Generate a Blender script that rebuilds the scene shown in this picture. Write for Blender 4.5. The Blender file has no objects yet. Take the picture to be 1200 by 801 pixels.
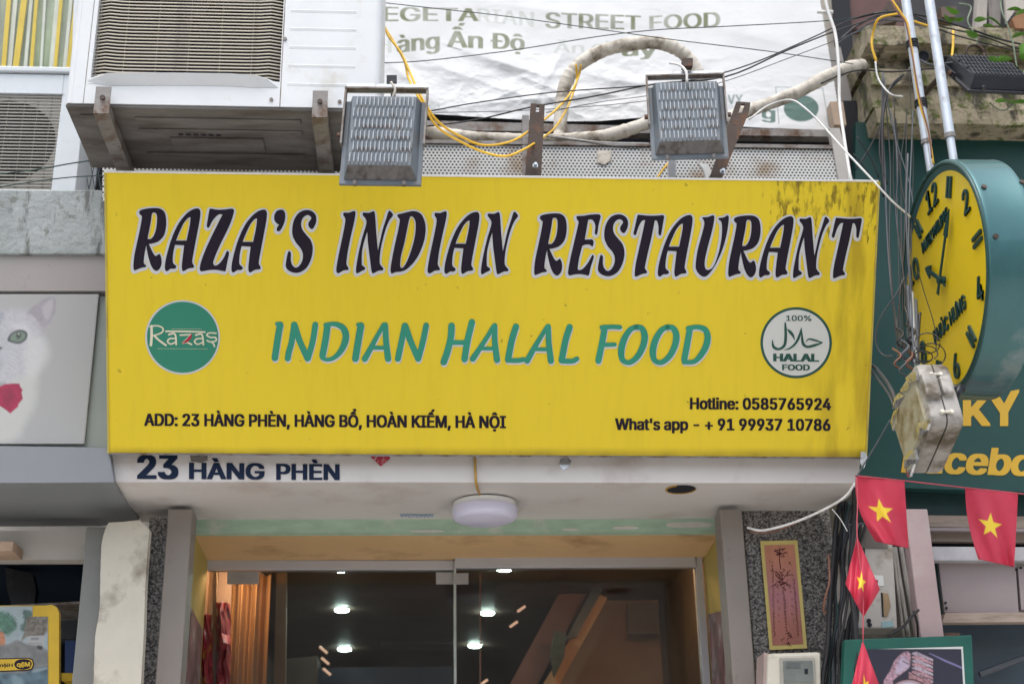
import bpy, bmesh, math, random
from mathutils import Vector, Matrix, noise
from mathutils.geometry import tessellate_polygon
random.seed(7)
sc = bpy.context.scene
R = math.radians
# ------------------------------------------------------------------ camera
EYE = Vector((0, 0, 1.6)); FPX = 1667.0
_p, _y, _r = R(22), R(4), R(1.1)
_f = Vector((math.sin(_y)*math.cos(_p), math.cos(_y)*math.cos(_p), math.sin(_p)))
_R0 = Vector((math.cos(_y), -math.sin(_y), 0)); _U0 = _R0.cross(_f)
_R = _R0*math.cos(_r) - _U0*math.sin(_r); _U = _U0*math.cos(_r) + _R0*math.sin(_r)
cam = bpy.data.cameras.new('camera'); co = bpy.data.objects.new('camera', cam); sc.collection.objects.link(co)
cam.lens = 50; cam.sensor_width = 36; cam.clip_end = 300; cam.clip_start = 0.05
co.matrix_world = Matrix(((_R.x, _U.x, -_f.x, EYE.x), (_R.y, _U.y, -_f.y, EYE.y), (_R.z, _U.z, -_f.z, EYE.z), (0, 0, 0, 1)))
cam.dof.use_dof = True; cam.dof.focus_distance = 5.0; cam.dof.aperture_fstop = 2.3
sc.camera = co
# ------------------------------------------------------------------ light
w = bpy.data.worlds.new('World'); sc.world = w; w.use_nodes = True
SUN_EL, SUN_AZ = 70, 195      # azimuth measured from +Y towards +X
sky = w.node_tree.nodes.new('ShaderNodeTexSky'); sky.sky_type = 'NISHITA'; sky.sun_disc = False
sky.sun_elevation = R(SUN_EL); sky.sun_rotation = R(SUN_AZ); sky.dust_density = 4; sky.air_density = 1.2
bg = w.node_tree.nodes['Background']; bg.inputs[1].default_value = 0.15
hs = w.node_tree.nodes.new('ShaderNodeHueSaturation'); hs.inputs['Saturation'].default_value = .6      # hazy, whitish city sky
w.node_tree.links.new(sky.outputs[0], hs.inputs['Color']); w.node_tree.links.new(hs.outputs[0], bg.inputs[0])
sl = bpy.data.lights.new('sun', 'SUN'); sl.energy = .75; sl.angle = R(35); sl.color = (1, .96, .9)
so = bpy.data.objects.new('sun', sl); sc.collection.objects.link(so)
sd = Vector((math.sin(R(SUN_AZ))*math.cos(R(SUN_EL)), math.cos(R(SUN_AZ))*math.cos(R(SUN_EL)), math.sin(R(SUN_EL))))
so.rotation_euler = sd.to_track_quat('Z', 'Y').to_euler()
sc.view_settings.view_transform = 'Standard'; sc.view_settings.look = 'None'
sc.view_settings.exposure = 0.98; sc.view_settings.gamma = 1
sc.cycles.max_bounces = 6; sc.cycles.diffuse_bounces = 3; sc.cycles.sample_clamp_indirect = 4
# ------------------------------------------------------------------ pixel of the photo -> point of the place
def ray(px, py): return _f + _R*((px-600)/FPX) + _U*((400.5-py)/FPX)
def PY(px, py, Y): d = ray(px, py); return EYE + d*(Y/d.y)
def PX(px, py, X): d = ray(px, py); return EYE + d*(X/d.x)
def PZ(px, py, Z): d = ray(px, py); return EYE + d*((Z-EYE.z)/d.z)
def plane_hit(px, py, o, n): d = ray(px, py); return EYE + d*((o-EYE).dot(n)/d.dot(n))
V = Vector
# ------------------------------------------------------------------ objects
def tag(o, label=None, cat=None, group=None, kind=None):
    if label: o['label'] = label
    if cat: o['category'] = cat
    if group: o['group'] = group
    if kind: o['kind'] = kind
    return o
def thing(name, label, cat, loc=(0, 0, 0), group=None, rot=None):
    o = bpy.data.objects.new(name, None); sc.collection.objects.link(o); o.location = loc
    o.empty_display_size = .05
    if rot: o.rotation_euler = rot
    return tag(o, label, cat, group)
def wloc(o):
    l = Vector((0, 0, 0))
    while o: l = l + o.location; o = o.parent
    return l
def copy_tree(o, loc, parent=None):
    c = o.copy(); sc.collection.objects.link(c); c.parent = parent
    c.location = loc
    for ch in list(o.children): copy_tree(ch, ch.location.copy(), c)
    return c
class MB:
    def __init__(s): s.v = []; s.f = []
    def add(s, vs, fs):
        n = len(s.v); s.v += [Vector(v) for v in vs]; s.f += [tuple(i+n for i in f) for f in fs]; return s
    def box(s, x0, x1, y0, y1, z0, z1):
        return s.add([(x, y, z) for z in (z0, z1) for y in (y0, y1) for x in (x0, x1)],
                     [(0, 2, 3, 1), (4, 5, 7, 6), (0, 1, 5, 4), (2, 6, 7, 3), (0, 4, 6, 2), (1, 3, 7, 5)])
    def hexa(s, a, b):   # two quads -> solid
        return s.add(list(a)+list(b), [(0, 1, 2, 3), (7, 6, 5, 4), (0, 4, 5, 1), (1, 5, 6, 2), (2, 6, 7, 3), (3, 7, 4, 0)])
    def prism(s, pts, vec):
        n = len(pts); vec = Vector(vec); tri = tessellate_polygon([pts])
        fs = [tuple(t) for t in tri]+[tuple(i+n for i in reversed(t)) for t in tri]
        fs += [(i, i+n, (i+1) % n+n, (i+1) % n) for i in range(n)]
        return s.add(list(pts)+[Vector(p)+vec for p in pts], fs)
    def tube(s, path, r, n=8, smooth=4, caps=True):
        p = spline(path, smooth) if smooth > 1 and len(path) > 2 else [Vector(q) for q in path]
        m = len(p); rings = []
        up = Vector((0, 0, 1)); t0 = (p[1]-p[0]).normalized()
        if abs(t0.dot(up)) > .9: up = Vector((0, 1, 0))
        nrm = (up - t0*up.dot(t0)).normalized()
        for i in range(m):
            t = (p[min(i+1, m-1)]-p[max(i-1, 0)]).normalized()
            nrm = (nrm - t*nrm.dot(t)).normalized(); b = t.cross(nrm)
            rr = r(i/(m-1)) if callable(r) else r
            rings.append([p[i]+(nrm*math.cos(2*math.pi*k/n)+b*math.sin(2*math.pi*k/n))*rr for k in range(n)])
        vs = [q for rg in rings for q in rg]
        fs = [(i*n+k, i*n+(k+1) % n, (i+1)*n+(k+1) % n, (i+1)*n+k) for i in range(m-1) for k in range(n)]
        if caps: fs += [tuple(reversed(range(n))), tuple((m-1)*n+k for k in range(n))]
        return s.add(vs, fs)
    def cyl(s, a, b, r0, r1=None, n=20): 
        r1 = r0 if r1 is None else r1
        return s.tube([a, b], lambda t: r0+(r1-r0)*t, n, 1)
    def build(s, name, m, parent=None, smooth=False, world=True, bevel=0, label=None, kind=None, cat=None, group=None):
        me = bpy.data.meshes.new(name)
        if parent: off = wloc(parent) if world else Vector((0, 0, 0))
        else:
            xs = [v.x for v in s.v]; ys = [v.y for v in s.v]; zs = [v.z for v in s.v]
            off = Vector(((min(xs)+max(xs))/2, (min(ys)+max(ys))/2, min(zs)))
        me.from_pydata([v-off for v in s.v], [], s.f); me.materials.append(m)
        bm = bmesh.new(); bm.from_mesh(me); bmesh.ops.recalc_face_normals(bm, faces=bm.faces); bm.to_mesh(me); bm.free()
        if smooth:
            for p in me.polygons: p.use_smooth = True
        o = bpy.data.objects.new(name, me); sc.collection.objects.link(o)
        if parent: o.parent = parent
        else: o.location = off
        if smooth == 'auto':
            md = o.modifiers.new('n', 'EDGE_SPLIT'); md.split_angle = R(35)
        if bevel:
            md = o.modifiers.new('b', 'BEVEL'); md.width = bevel; md.segments = 2; md.limit_method = 'ANGLE'; md.angle_limit = R(40)
        return tag(o, label, cat, group, kind)
def spline(P, k=4, closed=False):
    P = [Vector(p) for p in P]; n = len(P); out = []
    rng = n if closed else n-1
    for i in range(rng):
        p1, p2 = P[i], P[(i+1) % n]
        p0 = P[(i-1) % n] if closed or i > 0 else p1*2-p2
        p3 = P[(i+2) % n] if closed or i+2 < n else p2*2-p1
        for j in range(k):
            t = j/k; out.append(.5*((2*p1)+(p2-p0)*t+(2*p0-5*p1+4*p2-p3)*t*t+(3*p1-p0-3*p2+p3)*t**3))
    if not closed: out.append(P[-1])
    return out
def slab(name, pts, Y, depth, m, parent=None, **k):
    return MB().prism([PY(x, y, Y) for x, y in pts], (0, depth, 0)).build(name, m, parent, **k)
def slabz(name, pts, Z, t, m, parent=None, **k):
    return MB().prism([PZ(x, y, Z) for x, y in pts], (0, 0, t)).build(name, m, parent, **k)
def rect(x0, y0, x1, y1): return [(x0, y0), (x1, y0), (x1, y1), (x0, y1)]
def bbox_px(x0, y0, x1, y1, Y, depth, zmin=None):   # upright axis aligned box whose front face fills these pixels
    ym = (y0+y1)/2; xm = (x0+x1)/2
    a = PY(x0, ym, Y).x; b = PY(x1, ym, Y).x; t = PY(xm, y0, Y).z; u = PY(xm, y1, Y).z if zmin is None else zmin
    return MB().box(a, b, Y, Y+depth, u, t)
def wire(name, pts, rpx, m, label, cat='cable', group=None, parent=None, n=6, k=5):
    P = [PY(*p) for p in pts]
    return MB().tube(P, rpx*.00315/2*1.0, n, k).build(name, m, parent, smooth=True, label=label, cat=cat if not parent else None, group=group)
# ------------------------------------------------------------------ materials
def nt(name):
    m = bpy.data.materials.new(name); m.use_nodes = True; return m, m.node_tree, m.node_tree.nodes['Principled BSDF']
def M(name, col, rough=.6, metal=0, var=.18, scale=5, stretch=(1, 1, 1), dirt=None, damt=.4, dscale=3, dstretch=(1, 1, 1), bump=.15, bscale=70, spec=.4, coat=0):
    m, t, b = nt(name); N = t.nodes.new; L = t.links.new
    tc = N('ShaderNodeTexCoord')
    def noi(sc_, st, det=6):
        mp = N('ShaderNodeMapping'); mp.inputs['Scale'].default_value = st; L(tc.outputs['Object'], mp.inputs[0])
        n = N('ShaderNodeTexNoise'); n.inputs['Scale'].default_value = sc_; n.inputs['Detail'].default_value = det; n.inputs['Roughness'].default_value = .62
        L(mp.outputs[0], n.inputs['Vector']); return n
    n1 = noi(scale, stretch)
    mx = N('ShaderNodeMix'); mx.data_type = 'RGBA'
    lo = tuple(max(0, c*(1-var)) for c in col); hi = tuple(min(1, c*(1+var)) for c in col)
    cr = N('ShaderNodeMapRange'); cr.inputs[1].default_value = .3; cr.inputs[2].default_value = .7; L(n1.outputs[0], cr.inputs[0])
    L(cr.outputs[0], mx.inputs['Factor']); mx.inputs['A'].default_value = (*lo, 1); mx.inputs['B'].default_value = (*hi, 1)
    out = mx.outputs['Result']
    if dirt:
        n2 = noi(dscale, dstretch, 9); r2 = N('ShaderNodeMapRange'); r2.inputs[1].default_value = .62-damt*.3; r2.inputs[2].default_value = .78-damt*.25
        L(n2.outputs[0], r2.inputs[0]); m2 = N('ShaderNodeMix'); m2.data_type = 'RGBA'; L(r2.outputs[0], m2.inputs['Factor'])
        L(out, m2.inputs['A']); m2.inputs['B'].default_value = (*dirt, 1); out = m2.outputs['Result']
    L(out, b.inputs['Base Color'])
    b.inputs['Roughness'].default_value = rough; b.inputs['Metallic'].default_value = metal
    b.inputs['Specular IOR Level'].default_value = spec; b.inputs['Coat Weight'].default_value = coat
    if bump:
        n3 = noi(bscale, (1, 1, 1), 4); bp = N('ShaderNodeBump'); bp.inputs['Strength'].default_value = bump; bp.inputs['Distance'].default_value = .004
        L(n3.outputs[0], bp.inputs['Height']); L(bp.outputs[0], b.inputs['Normal'])
    return m
def emis(name, col, s):
    m, t, b = nt(name); b.inputs['Base Color'].default_value = (*col, 1); b.inputs['Emission Color'].default_value = (*col, 1); b.inputs['Emission Strength'].default_value = s; return m
def math_(t, op, a, b=None, c=None):
    n = t.nodes.new('ShaderNodeMath'); n.operation = op
    for i, v in enumerate((a, b, c)):
        if v is None: continue
        if isinstance(v, (int, float)): n.inputs[i].default_value = v
        else: t.links.new(v, n.inputs[i])
    return n.outputs[0]
MAT = {}
GREY = (.30, .30, .31)
MAT['white_metal'] = M('white painted metal', (.74, .75, .74), .45, var=.05, dirt=(.42, .39, .34), damt=.12, dscale=6, dstretch=(2, 2, .6), bump=.05)
MAT['ac_white'] = M('air conditioner enamel', (.64, .665, .68), .4, var=.04, dirt=(.5, .48, .42), damt=.1, dscale=4, bump=.03)
MAT['slat'] = M('ivory grille plastic', (.50, .46, .38), .5, var=.06, bump=0, dirt=(.3, .27, .22), damt=.2, dscale=9)
MAT['dark'] = M('dark recess', (.012, .014, .02), .8, bump=0)
MAT['pan'] = M('dirty base pan metal', (.155, .148, .142), .6, var=.2, scale=3, stretch=(1, 3, 1), dirt=(.08, .07, .062), damt=.7, dscale=5, dstretch=(.5, 2.2, 1), bump=.4, bscale=20)
MAT['steel_dirty'] = M('weathered steel', (.22, .21, .20), .55, .3, var=.25, dirt=(.10, .055, .03), damt=.5, dscale=14, bump=.4)
MAT['rust'] = M('rusty brown steel', (.075, .055, .045), .7, .2, var=.3, dirt=(.16, .07, .035), damt=.35, dscale=16, bump=.5)
MAT['alu_fin'] = M('lit cast fin edge', (.34, .375, .41), .5, .1, var=.15, scale=20, bump=.1)  # lighter copy of the body metal: lit fin edges put into the colour
MAT['alu'] = M('cast aluminium', (.14, .165, .19), .5, .1, var=.12, dirt=(.16, .15, .14), damt=.3, dscale=25, bump=.3)  # darkened so the gaps between the fins read as shade
MAT['alu_shade_dirty'] = M('shaded grimy aluminium', (.15, .145, .145), .55, .3, var=.2, scale=20, dirt=(.07, .06, .055), damt=.45, dscale=30, bump=.4)  # grime, plus the shade of the down-facing cowl put into the colour
MAT['black'] = M('black painted metal', (.016, .018, .024), .38, .1, var=.2, dirt=(.06, .06, .06), damt=.15, dscale=20, bump=.2)
MAT['black_pin'] = M('black fin tip', (.045, .05, .062), .35, .2, var=.2, bump=.1)
MAT['blackcable'] = M('black cable rubber', (.018, .018, .02), .5, bump=.1)
MAT['greencable'] = M('dark green wire', (.02, .05, .045), .5, bump=0)
MAT['greycable'] = M('grey cable', (.075, .085, .10), .55, bump=.1)
MAT['whitecable'] = M('white cable', (.68, .68, .66), .45, dirt=(.35, .33, .3), damt=.2, dscale=8, bump=0)
MAT['yellowcable'] = M('yellow cable', (.80, .48, .035), .45, dirt=(.4, .22, .04), damt=.15, dscale=14, bump=0)
MAT['brownwire'] = M('copper brown wire', (.20, .09, .06), .5, bump=0)
MAT['conduit'] = M('wrapped foam tape', (.58, .54, .47), .75, var=.14, scale=8, dirt=(.19, .155, .11), damt=.5, dscale=13, bump=.5, bscale=30)
MAT['tarp_text'] = M('faded olive ink', (.42, .43, .30), .6, var=.3, scale=9, bump=0)
MAT['tarp_pale'] = M('bleached ink', (.66, .69, .68), .6, bump=0)
MAT['tarp_green'] = M('dark green ink', (.07, .16, .13), .6, bump=0)
MAT['tarp'] = M('white tarpaulin', (.82, .83, .84), .38, var=.025, scale=3, dirt=(.6, .6, .58), damt=.06, dscale=3, bump=.04, bscale=20)
MAT['canopy'] = M('painted canopy panel', (.60, .575, .555), .5, var=.05, scale=2, dirt=(.47, .42, .39), damt=.3, dscale=3, dstretch=(1, 1, 1), bump=.06)
MAT['greypanel'] = M('grey composite panel', (.21, .225, .245), .42, var=.05, scale=2, dirt=(.22, .23, .25), damt=.12, bump=.04)
MAT['greypanel_d'] = M('slate grey composite panel', (.20, .215, .225), .45, var=.06, scale=2, bump=.04)
MAT['sidegrey'] = M('grey green side panel', (.23, .26, .245), .6, var=.06, bump=.05)
MAT['navy'] = M('navy vinyl', (.012, .022, .05), .6, var=.1, bump=0, spec=.12)
MAT['ink'] = M('black violet ink', (.020, .015, .026), .6, var=.12, bump=0, spec=.12)
MAT['halo'] = M('grey outline ink', (.58, .60, .62), .42, var=.03, bump=0)
MAT['green'] = M('teal green print', (.022, .27, .18), .42, var=.08, bump=0)
MAT['halo2'] = M('pale lilac print', (.62, .60, .64), .42, var=.03, bump=0)
MAT['logo_green'] = M('logo green', (.020, .22, .14), .42, var=.06, bump=0)
MAT['cream'] = M('cream print', (.68, .66, .50), .45, bump=0)
MAT['red'] = M('chili red print', (.36, .01, .04), .45, bump=0)
MAT['halal_white'] = M('halal emblem white', (.62, .64, .62), .42, var=.03, bump=0)
MAT['halal_green'] = M('halal emblem dark green', (.012, .085, .065), .42, bump=0)
MAT['clock_green'] = M('clock case green metal paint', (.05, .15, .16), .42, .55, var=.12, dirt=(.30, .34, .34), damt=.12, dscale=2.2, bump=.02, coat=.5)
MAT['clock_rim'] = M('clock rim green', (.012, .06, .055), .4, bump=.05)
MAT['clock_face'] = M('clock yellow face', (.74, .54, .010), .35, var=.05, scale=2, bump=0, spec=.5)
MAT['clock_mark'] = M('clock numeral green', (.008, .05, .05), .4, bump=0)
MAT['pole'] = M('brushed pole', (.55, .59, .63), .38, .55, var=.12, dirt=(.22, .18, .15), damt=.25, dscale=9, dstretch=(2, 2, 1), bump=.1)
MAT['boxplastic'] = M('aged white plastic', (.34, .325, .30), .45, var=.16, scale=7, dirt=(.09, .07, .045), damt=.62, dscale=7, dstretch=(1, 1.6, 1.6), bump=.2)
MAT['foil'] = M('torn silver tape', (.62, .64, .66), .22, .85, var=.2, scale=20, dirt=(.12, .10, .08), damt=.35, dscale=20, bump=.8, bscale=40)
MAT['teal_board'] = M('dark green sign board', (.008, .055, .050), .5, var=.10, scale=2, dirt=(.02, .05, .045), damt=.3, dscale=4, bump=.04)
MAT['amber'] = M('amber vinyl letters', (.58, .36, .03), .5, var=.05, bump=0)
MAT['flag_red'] = M('red flag nylon', (.55, .030, .068), .6, var=.1, scale=8, bump=.2, bscale=150)
MAT['flag_star'] = M('yellow star print', (.82, .60, .03), .6, bump=0)
MAT['string'] = M('pink string', (.5, .09, .12), .7, bump=0)
MAT['plaster'] = M('chipped white plaster', (.56, .53, .45), .8, var=.10, scale=3, dirt=(.27, .24, .19), damt=.3, dscale=7, bump=.5, bscale=14)
MAT['mint'] = M('mint green plaster', (.36, .50, .38), .8, var=.12, scale=12, stretch=(1, 1, 3), dirt=(.55, .56, .5), damt=.2, dscale=10, bump=.5, bscale=25)
MAT['tan'] = M('tan painted soffit', (.66, .44, .22), .6, var=.06, scale=2, dirt=(.42, .25, .12), damt=.25, bump=.08)
MAT['mustard'] = M('mustard wall panel', (.46, .37, .10), .6, var=.06, bump=.05)
MAT['taupe'] = M('taupe steel column', (.25, .222, .20), .5, var=.06, scale=3, dirt=(.18, .12, .11), damt=.2, dscale=8, bump=.08)
MAT['greypost'] = M('grey steel post', (.21, .215, .205), .5, var=.08, dirt=(.13, .13, .12), damt=.2, bump=.08)
MAT['pinkpost'] = M('faded pink white post', (.47, .36, .36), .6, var=.14, scale=3, stretch=(.6, .6, 1), dirt=(.5, .47, .44), damt=.3, dscale=3, bump=.1)
MAT['beige'] = M('beige shutter slat', (.36, .29, .24), .6, var=.08, dirt=(.2, .16, .13), damt=.3, dscale=8, dstretch=(.5, 1, 3), bump=.1)
MAT['greyboard'] = M('grey fascia board', (.30, .255, .26), .6, var=.06, dirt=(.25, .2, .2), damt=.12, bump=.06)
MAT['darkteal'] = M('dark teal frame', (.012, .045, .045), .5, bump=.05)
MAT['bluegrey'] = M('blue grey shop glass', (.06, .085, .11), .3, var=.12, scale=1.5, bump=0)
MAT['meter'] = M('ivory meter plastic', (.60, .57, .49), .5, var=.05, dirt=(.38, .34, .27), damt=.25, dscale=12, bump=.06)
MAT['meterwin'] = M('meter window', (.17, .19, .18), .2, var=.15, scale=20, bump=0)
MAT['boxgrey'] = M('dusty electric box', (.42, .40, .37), .6, var=.08, dirt=(.2, .16, .11), damt=.3, dscale=9, bump=.15)
MAT['lamp_white'] = M('lamp diffuser lilac white', (.66, .66, .82), .3, var=.02, bump=0)
MAT['leaf'] = M('vine leaf', (.13, .30, .045), .5, var=.3, scale=14, bump=.15)
MAT['stem'] = M('vine stem', (.22, .28, .20), .6, var=.2, bump=.1)
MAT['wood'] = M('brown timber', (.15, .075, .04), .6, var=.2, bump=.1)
MAT['reflection_lit'] = M('lit reflection orange', (.60, .30, .14), .5, var=.15, bump=.1)  # brighter lit tone put into the colour, for the orange slanting reflection
MAT['curtain'] = M('amber curtain', (.40, .25, .14), .6, var=.1, scale=2, bump=.05)
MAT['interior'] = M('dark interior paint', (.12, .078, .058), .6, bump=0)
MAT['silver'] = M('silver aluminium frame', (.50, .51, .55), .35, .25, var=.04, bump=.03)
MAT['fit'] = M('frosted glass clamp', (.36, .36, .37), .45, .2, bump=0)
MAT['down'] = emis('downlight', (.72, 1, .90), 80)
MAT['warm'] = emis('warm bulb', (1, .58, .25), 65)
MAT['warm_dim'] = emis('warm lit strip', (.9, .55, .38), .38)
MAT['street'] = M('pale worn paving', (.48, .46, .43), .85, bump=.4)
MAT['facade'] = M('aged stucco', (.50, .47, .42), .85, var=.1, dirt=(.2, .18, .15), damt=.3, dscale=1.5, bump=.3)
MAT['talisman_y'] = M('yellow paper', (.70, .58, .20), .7, var=.08, bump=0)
MAT['talisman_o'] = M('orange red paper', (.55, .17, .11), .7, var=.22, scale=5, bump=0)
MAT['talisman_ink'] = M('brushed dark ink', (.09, .015, .02), .7, bump=0)
MAT['pink'] = M('pink film', (.50, .08, .13), .35, var=.4, scale=14, dirt=(.6, .35, .38), damt=.3, dscale=12, bump=.2, bscale=20)
MAT['crimson'] = M('crimson film', (.30, .008, .035), .35, var=.4, scale=18, dirt=(.55, .32, .02), damt=.28, dscale=14, bump=.2, bscale=20)
MAT['yelframe'] = M('yellow poster border', (.58, .38, .03), .45, bump=0)
MAT['sticker'] = M('torn red sticker', (.4, .03, .06), .6, var=.3, scale=40, dirt=(.6, .55, .5), damt=.4, dscale=50, bump=0)
MAT['yel_edge'] = M('yellow wrapped edge', (.52, .42, .08), .45, var=.1, dirt=(.3, .24, .1), damt=.3, dscale=9)
MAT['brass'] = M('ochre wire', (.38, .22, .04), .5, bump=0)

def mat_sign():
    m, t, b = nt('yellow sign vinyl'); N = t.nodes.new; L = t.links.new
    tc = N('ShaderNodeTexCoord'); sp = N('ShaderNodeSeparateXYZ'); L(tc.outputs['Object'], sp.inputs[0])
    def noi(s, st, det=6):
        mp = N('ShaderNodeMapping'); mp.inputs['Scale'].default_value = st; L(tc.outputs['Object'], mp.inputs[0])
        n = N('ShaderNodeTexNoise'); n.inputs['Scale'].default_value = s; n.inputs['Detail'].default_value = det; L(mp.outputs[0], n.inputs['Vector']); return n.outputs[0]
    def mixc(f, a, b_):
        x = N('ShaderNodeMix'); x.data_type = 'RGBA'; L(f, x.inputs['Factor'])
        for k, v in (('A', a), ('B', b_)):
            if isinstance(v, tuple): x.inputs[k].default_value = (*v, 1)
            else: L(v, x.inputs[k])
        return x.outputs['Result']
    base = mixc(noi(1.2, (1, 1, .6), 3), (.745, .565, .026), (.82, .625, .036))
    # fine vertical weather streaks everywhere
    st = math_(t, 'MULTIPLY', math_(t, 'SUBTRACT', noi(14, (3, 1, .12), 5), .46), .45)
    base = mixc(math_(t, 'MAXIMUM', st, 0.0), base, (.52, .39, .03))
    # black mould drips at the top right corner
    zz = math_(t, 'MULTIPLY_ADD', sp.outputs[2], 1.0, 0)        # 0 bottom .. .87 top
    xx = sp.outputs[0]
    reg = math_(t, 'MULTIPLY', N_step(t, xx, .86, 1.02), N_step(t, zz, .42, .86))
    dr = noi(34, (1.6, 1, .045), 4)
    thr = math_(t, 'SUBTRACT', .81, math_(t, 'MULTIPLY', reg, .36))
    d = math_(t, 'MULTIPLY', N_gt(t, dr, thr, .07), math_(t, 'MULTIPLY', N_gt(t, noi(40, (1.4, 1, .22), 6), .36, .25), .9))
    base = mixc(math_(t, 'MULTIPLY', d, .85), base, (.085, .055, .014))
    br = math_(t, 'MULTIPLY', math_(t, 'MULTIPLY', N_step(t, xx, 1.0, 1.35), N_gt(t, noi(5, (3, 1, .35), 7), .44, .22)), .55)
    base = mixc(br, base, (.26, .17, .015))
    # speckles and grime line at the foot
    sk = math_(t, 'MULTIPLY', N_gt(t, noi(26, (1, 1, 1), 2), .74, .03), .5)
    base = mixc(sk, base, (.22, .16, .03))
    ft = math_(t, 'MULTIPLY', math_(t, 'SUBTRACT', 1.0, N_step(t, zz, .0, .03)), math_(t, 'MULTIPLY', noi(9, (1, 1, 1), 5), .9))
    base = mixc(ft, base, (.16, .11, .02))
    L(base, b.inputs['Base Color']); b.inputs['Roughness'].default_value = .45; b.inputs['Specular IOR Level'].default_value = .22
    bp = N('ShaderNodeBump'); bp.inputs['Strength'].default_value = .12; bp.inputs['Distance'].default_value = .02
    L(noi(2.2, (1, 1, .6), 2), bp.inputs['Height']); L(bp.outputs[0], b.inputs['Normal'])
    return m
def N_step(t, v, a, b):
    n = t.nodes.new('ShaderNodeMapRange'); n.inputs[1].default_value = a; n.inputs[2].default_value = b; n.interpolation_type = 'SMOOTHSTEP'; t.links.new(v, n.inputs[0]); return n.outputs[0]
def N_gt(t, v, thr, soft):
    s = math_(t, 'DIVIDE', math_(t, 'SUBTRACT', v, thr), soft); n = t.nodes.new('ShaderNodeClamp'); t.links.new(s, n.inputs[0]); return n.outputs[0]
MAT['sign'] = mat_sign()
def mat_perf():
    m, t, b = nt('perforated sheet'); N = t.nodes.new; L = t.links.new
    tc = N('ShaderNodeTexCoord'); sp = N('ShaderNodeSeparateXYZ'); L(tc.outputs['Object'], sp.inputs[0])
    P = .0150; Q = P*.866*2
    def grid(ox, oz):
        fx = math_(t, 'SUBTRACT', math_(t, 'FRACT', math_(t, 'ADD', math_(t, 'DIVIDE', sp.outputs[0], P), 50+ox)), .5)
        fz = math_(t, 'SUBTRACT', math_(t, 'FRACT', math_(t, 'ADD', math_(t, 'DIVIDE', sp.outputs[2], Q), 50+oz)), .5)
        a = math_(t, 'MULTIPLY', fx, P); c = math_(t, 'MULTIPLY', fz, Q)
        return math_(t, 'SQRT', math_(t, 'ADD', math_(t, 'MULTIPLY', a, a), math_(t, 'MULTIPLY', c, c)))
    d = math_(t, 'MINIMUM', grid(0, 0), grid(.5, .5))
    hole = math_(t, 'SUBTRACT', 1.0, N_step(t, d, .0038, .0052))
    n = N('ShaderNodeTexNoise'); n.inputs['Scale'].default_value = 6; n.inputs['Detail'].default_value = 8; L(tc.outputs['Object'], n.inputs[0])
    r = N('ShaderNodeMapRange'); r.inputs[1].default_value = .52; r.inputs[2].default_value = .72; L(n.outputs[0], r.inputs[0])
    a = N('ShaderNodeMix'); a.data_type = 'RGBA'; L(r.outputs[0], a.inputs['Factor']); a.inputs['A'].default_value = (.62, .62, .60, 1); a.inputs['B'].default_value = (.34, .25, .16, 1)
    c = N('ShaderNodeMix'); c.data_type = 'RGBA'; L(hole, c.inputs['Factor']); L(a.outputs['Result'], c.inputs['A']); c.inputs['B'].default_value = (.035, .035, .035, 1)
    L(c.outputs['Result'], b.inputs['Base Color']); b.inputs['Roughness'].default_value = .5
    return m
MAT['perf'] = mat_perf()
def mat_concrete(name, light, mid, dark, moss, ma=.5, vertical=False):
    m, t, b = nt(name); N = t.nodes.new; L = t.links.new
    tc = N('ShaderNodeTexCoord')
    def noi(s, st=(1, 1, 1), det=8, r=.65):
        mp = N('ShaderNodeMapping'); mp.inputs['Scale'].default_value = st; L(tc.outputs['Object'], mp.inputs[0])
        n = N('ShaderNodeTexNoise'); n.inputs['Scale'].default_value = s; n.inputs['Detail'].default_value = det; n.inputs['Roughness'].default_value = r; L(mp.outputs[0], n.inputs['Vector']); return n.outputs[0]
    def mixc(f, a, b_):
        x = N('ShaderNodeMix'); x.data_type = 'RGBA'; L(f, x.inputs['Factor'])
        for k, v in (('A', a), ('B', b_)):
            if isinstance(v, tuple): x.inputs[k].default_value = (*v, 1)
            else: L(v, x.inputs[k])
        return x.outputs['Result']
    c = mixc(N_step(t, noi(4), .35, .65), mid, light)
    c = mixc(N_step(t, noi(9, (1, 1, .5) if not vertical else (2, 2, .35)), .5, .62), c, dark)
    c = mixc(N_gt(t, noi(16), .62-ma*.2, .1), c, moss)
    c = mixc(N_gt(t, noi(45, det=4), .62, .1), c, dark)
    L(c, b.inputs['Base Color']); b.inputs['Roughness'].default_value = .9; b.inputs['Specular IOR Level'].default_value = .2
    bp = N('ShaderNodeBump'); bp.inputs['Strength'].default_value = .8; bp.inputs['Distance'].default_value = .02; L(noi(14, det=10), bp.inputs['Height']); L(bp.outputs[0], b.inputs['Normal'])
    return m
MAT['mossy'] = mat_concrete('mossy old render', (.44, .38, .28), (.25, .22, .15), (.07, .065, .05), (.10, .12, .035), .5)
MAT['beam'] = mat_concrete('pale mouldy concrete', (.36, .39, .40), (.28, .31, .31), (.14, .15, .145), (.20, .22, .20), .3, True)
MAT['greybeam'] = M('grey smooth render', (.29, .275, .27), .8, var=.05, scale=3, dirt=(.2, .18, .16), damt=.12, dscale=8, bump=.2)
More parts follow.
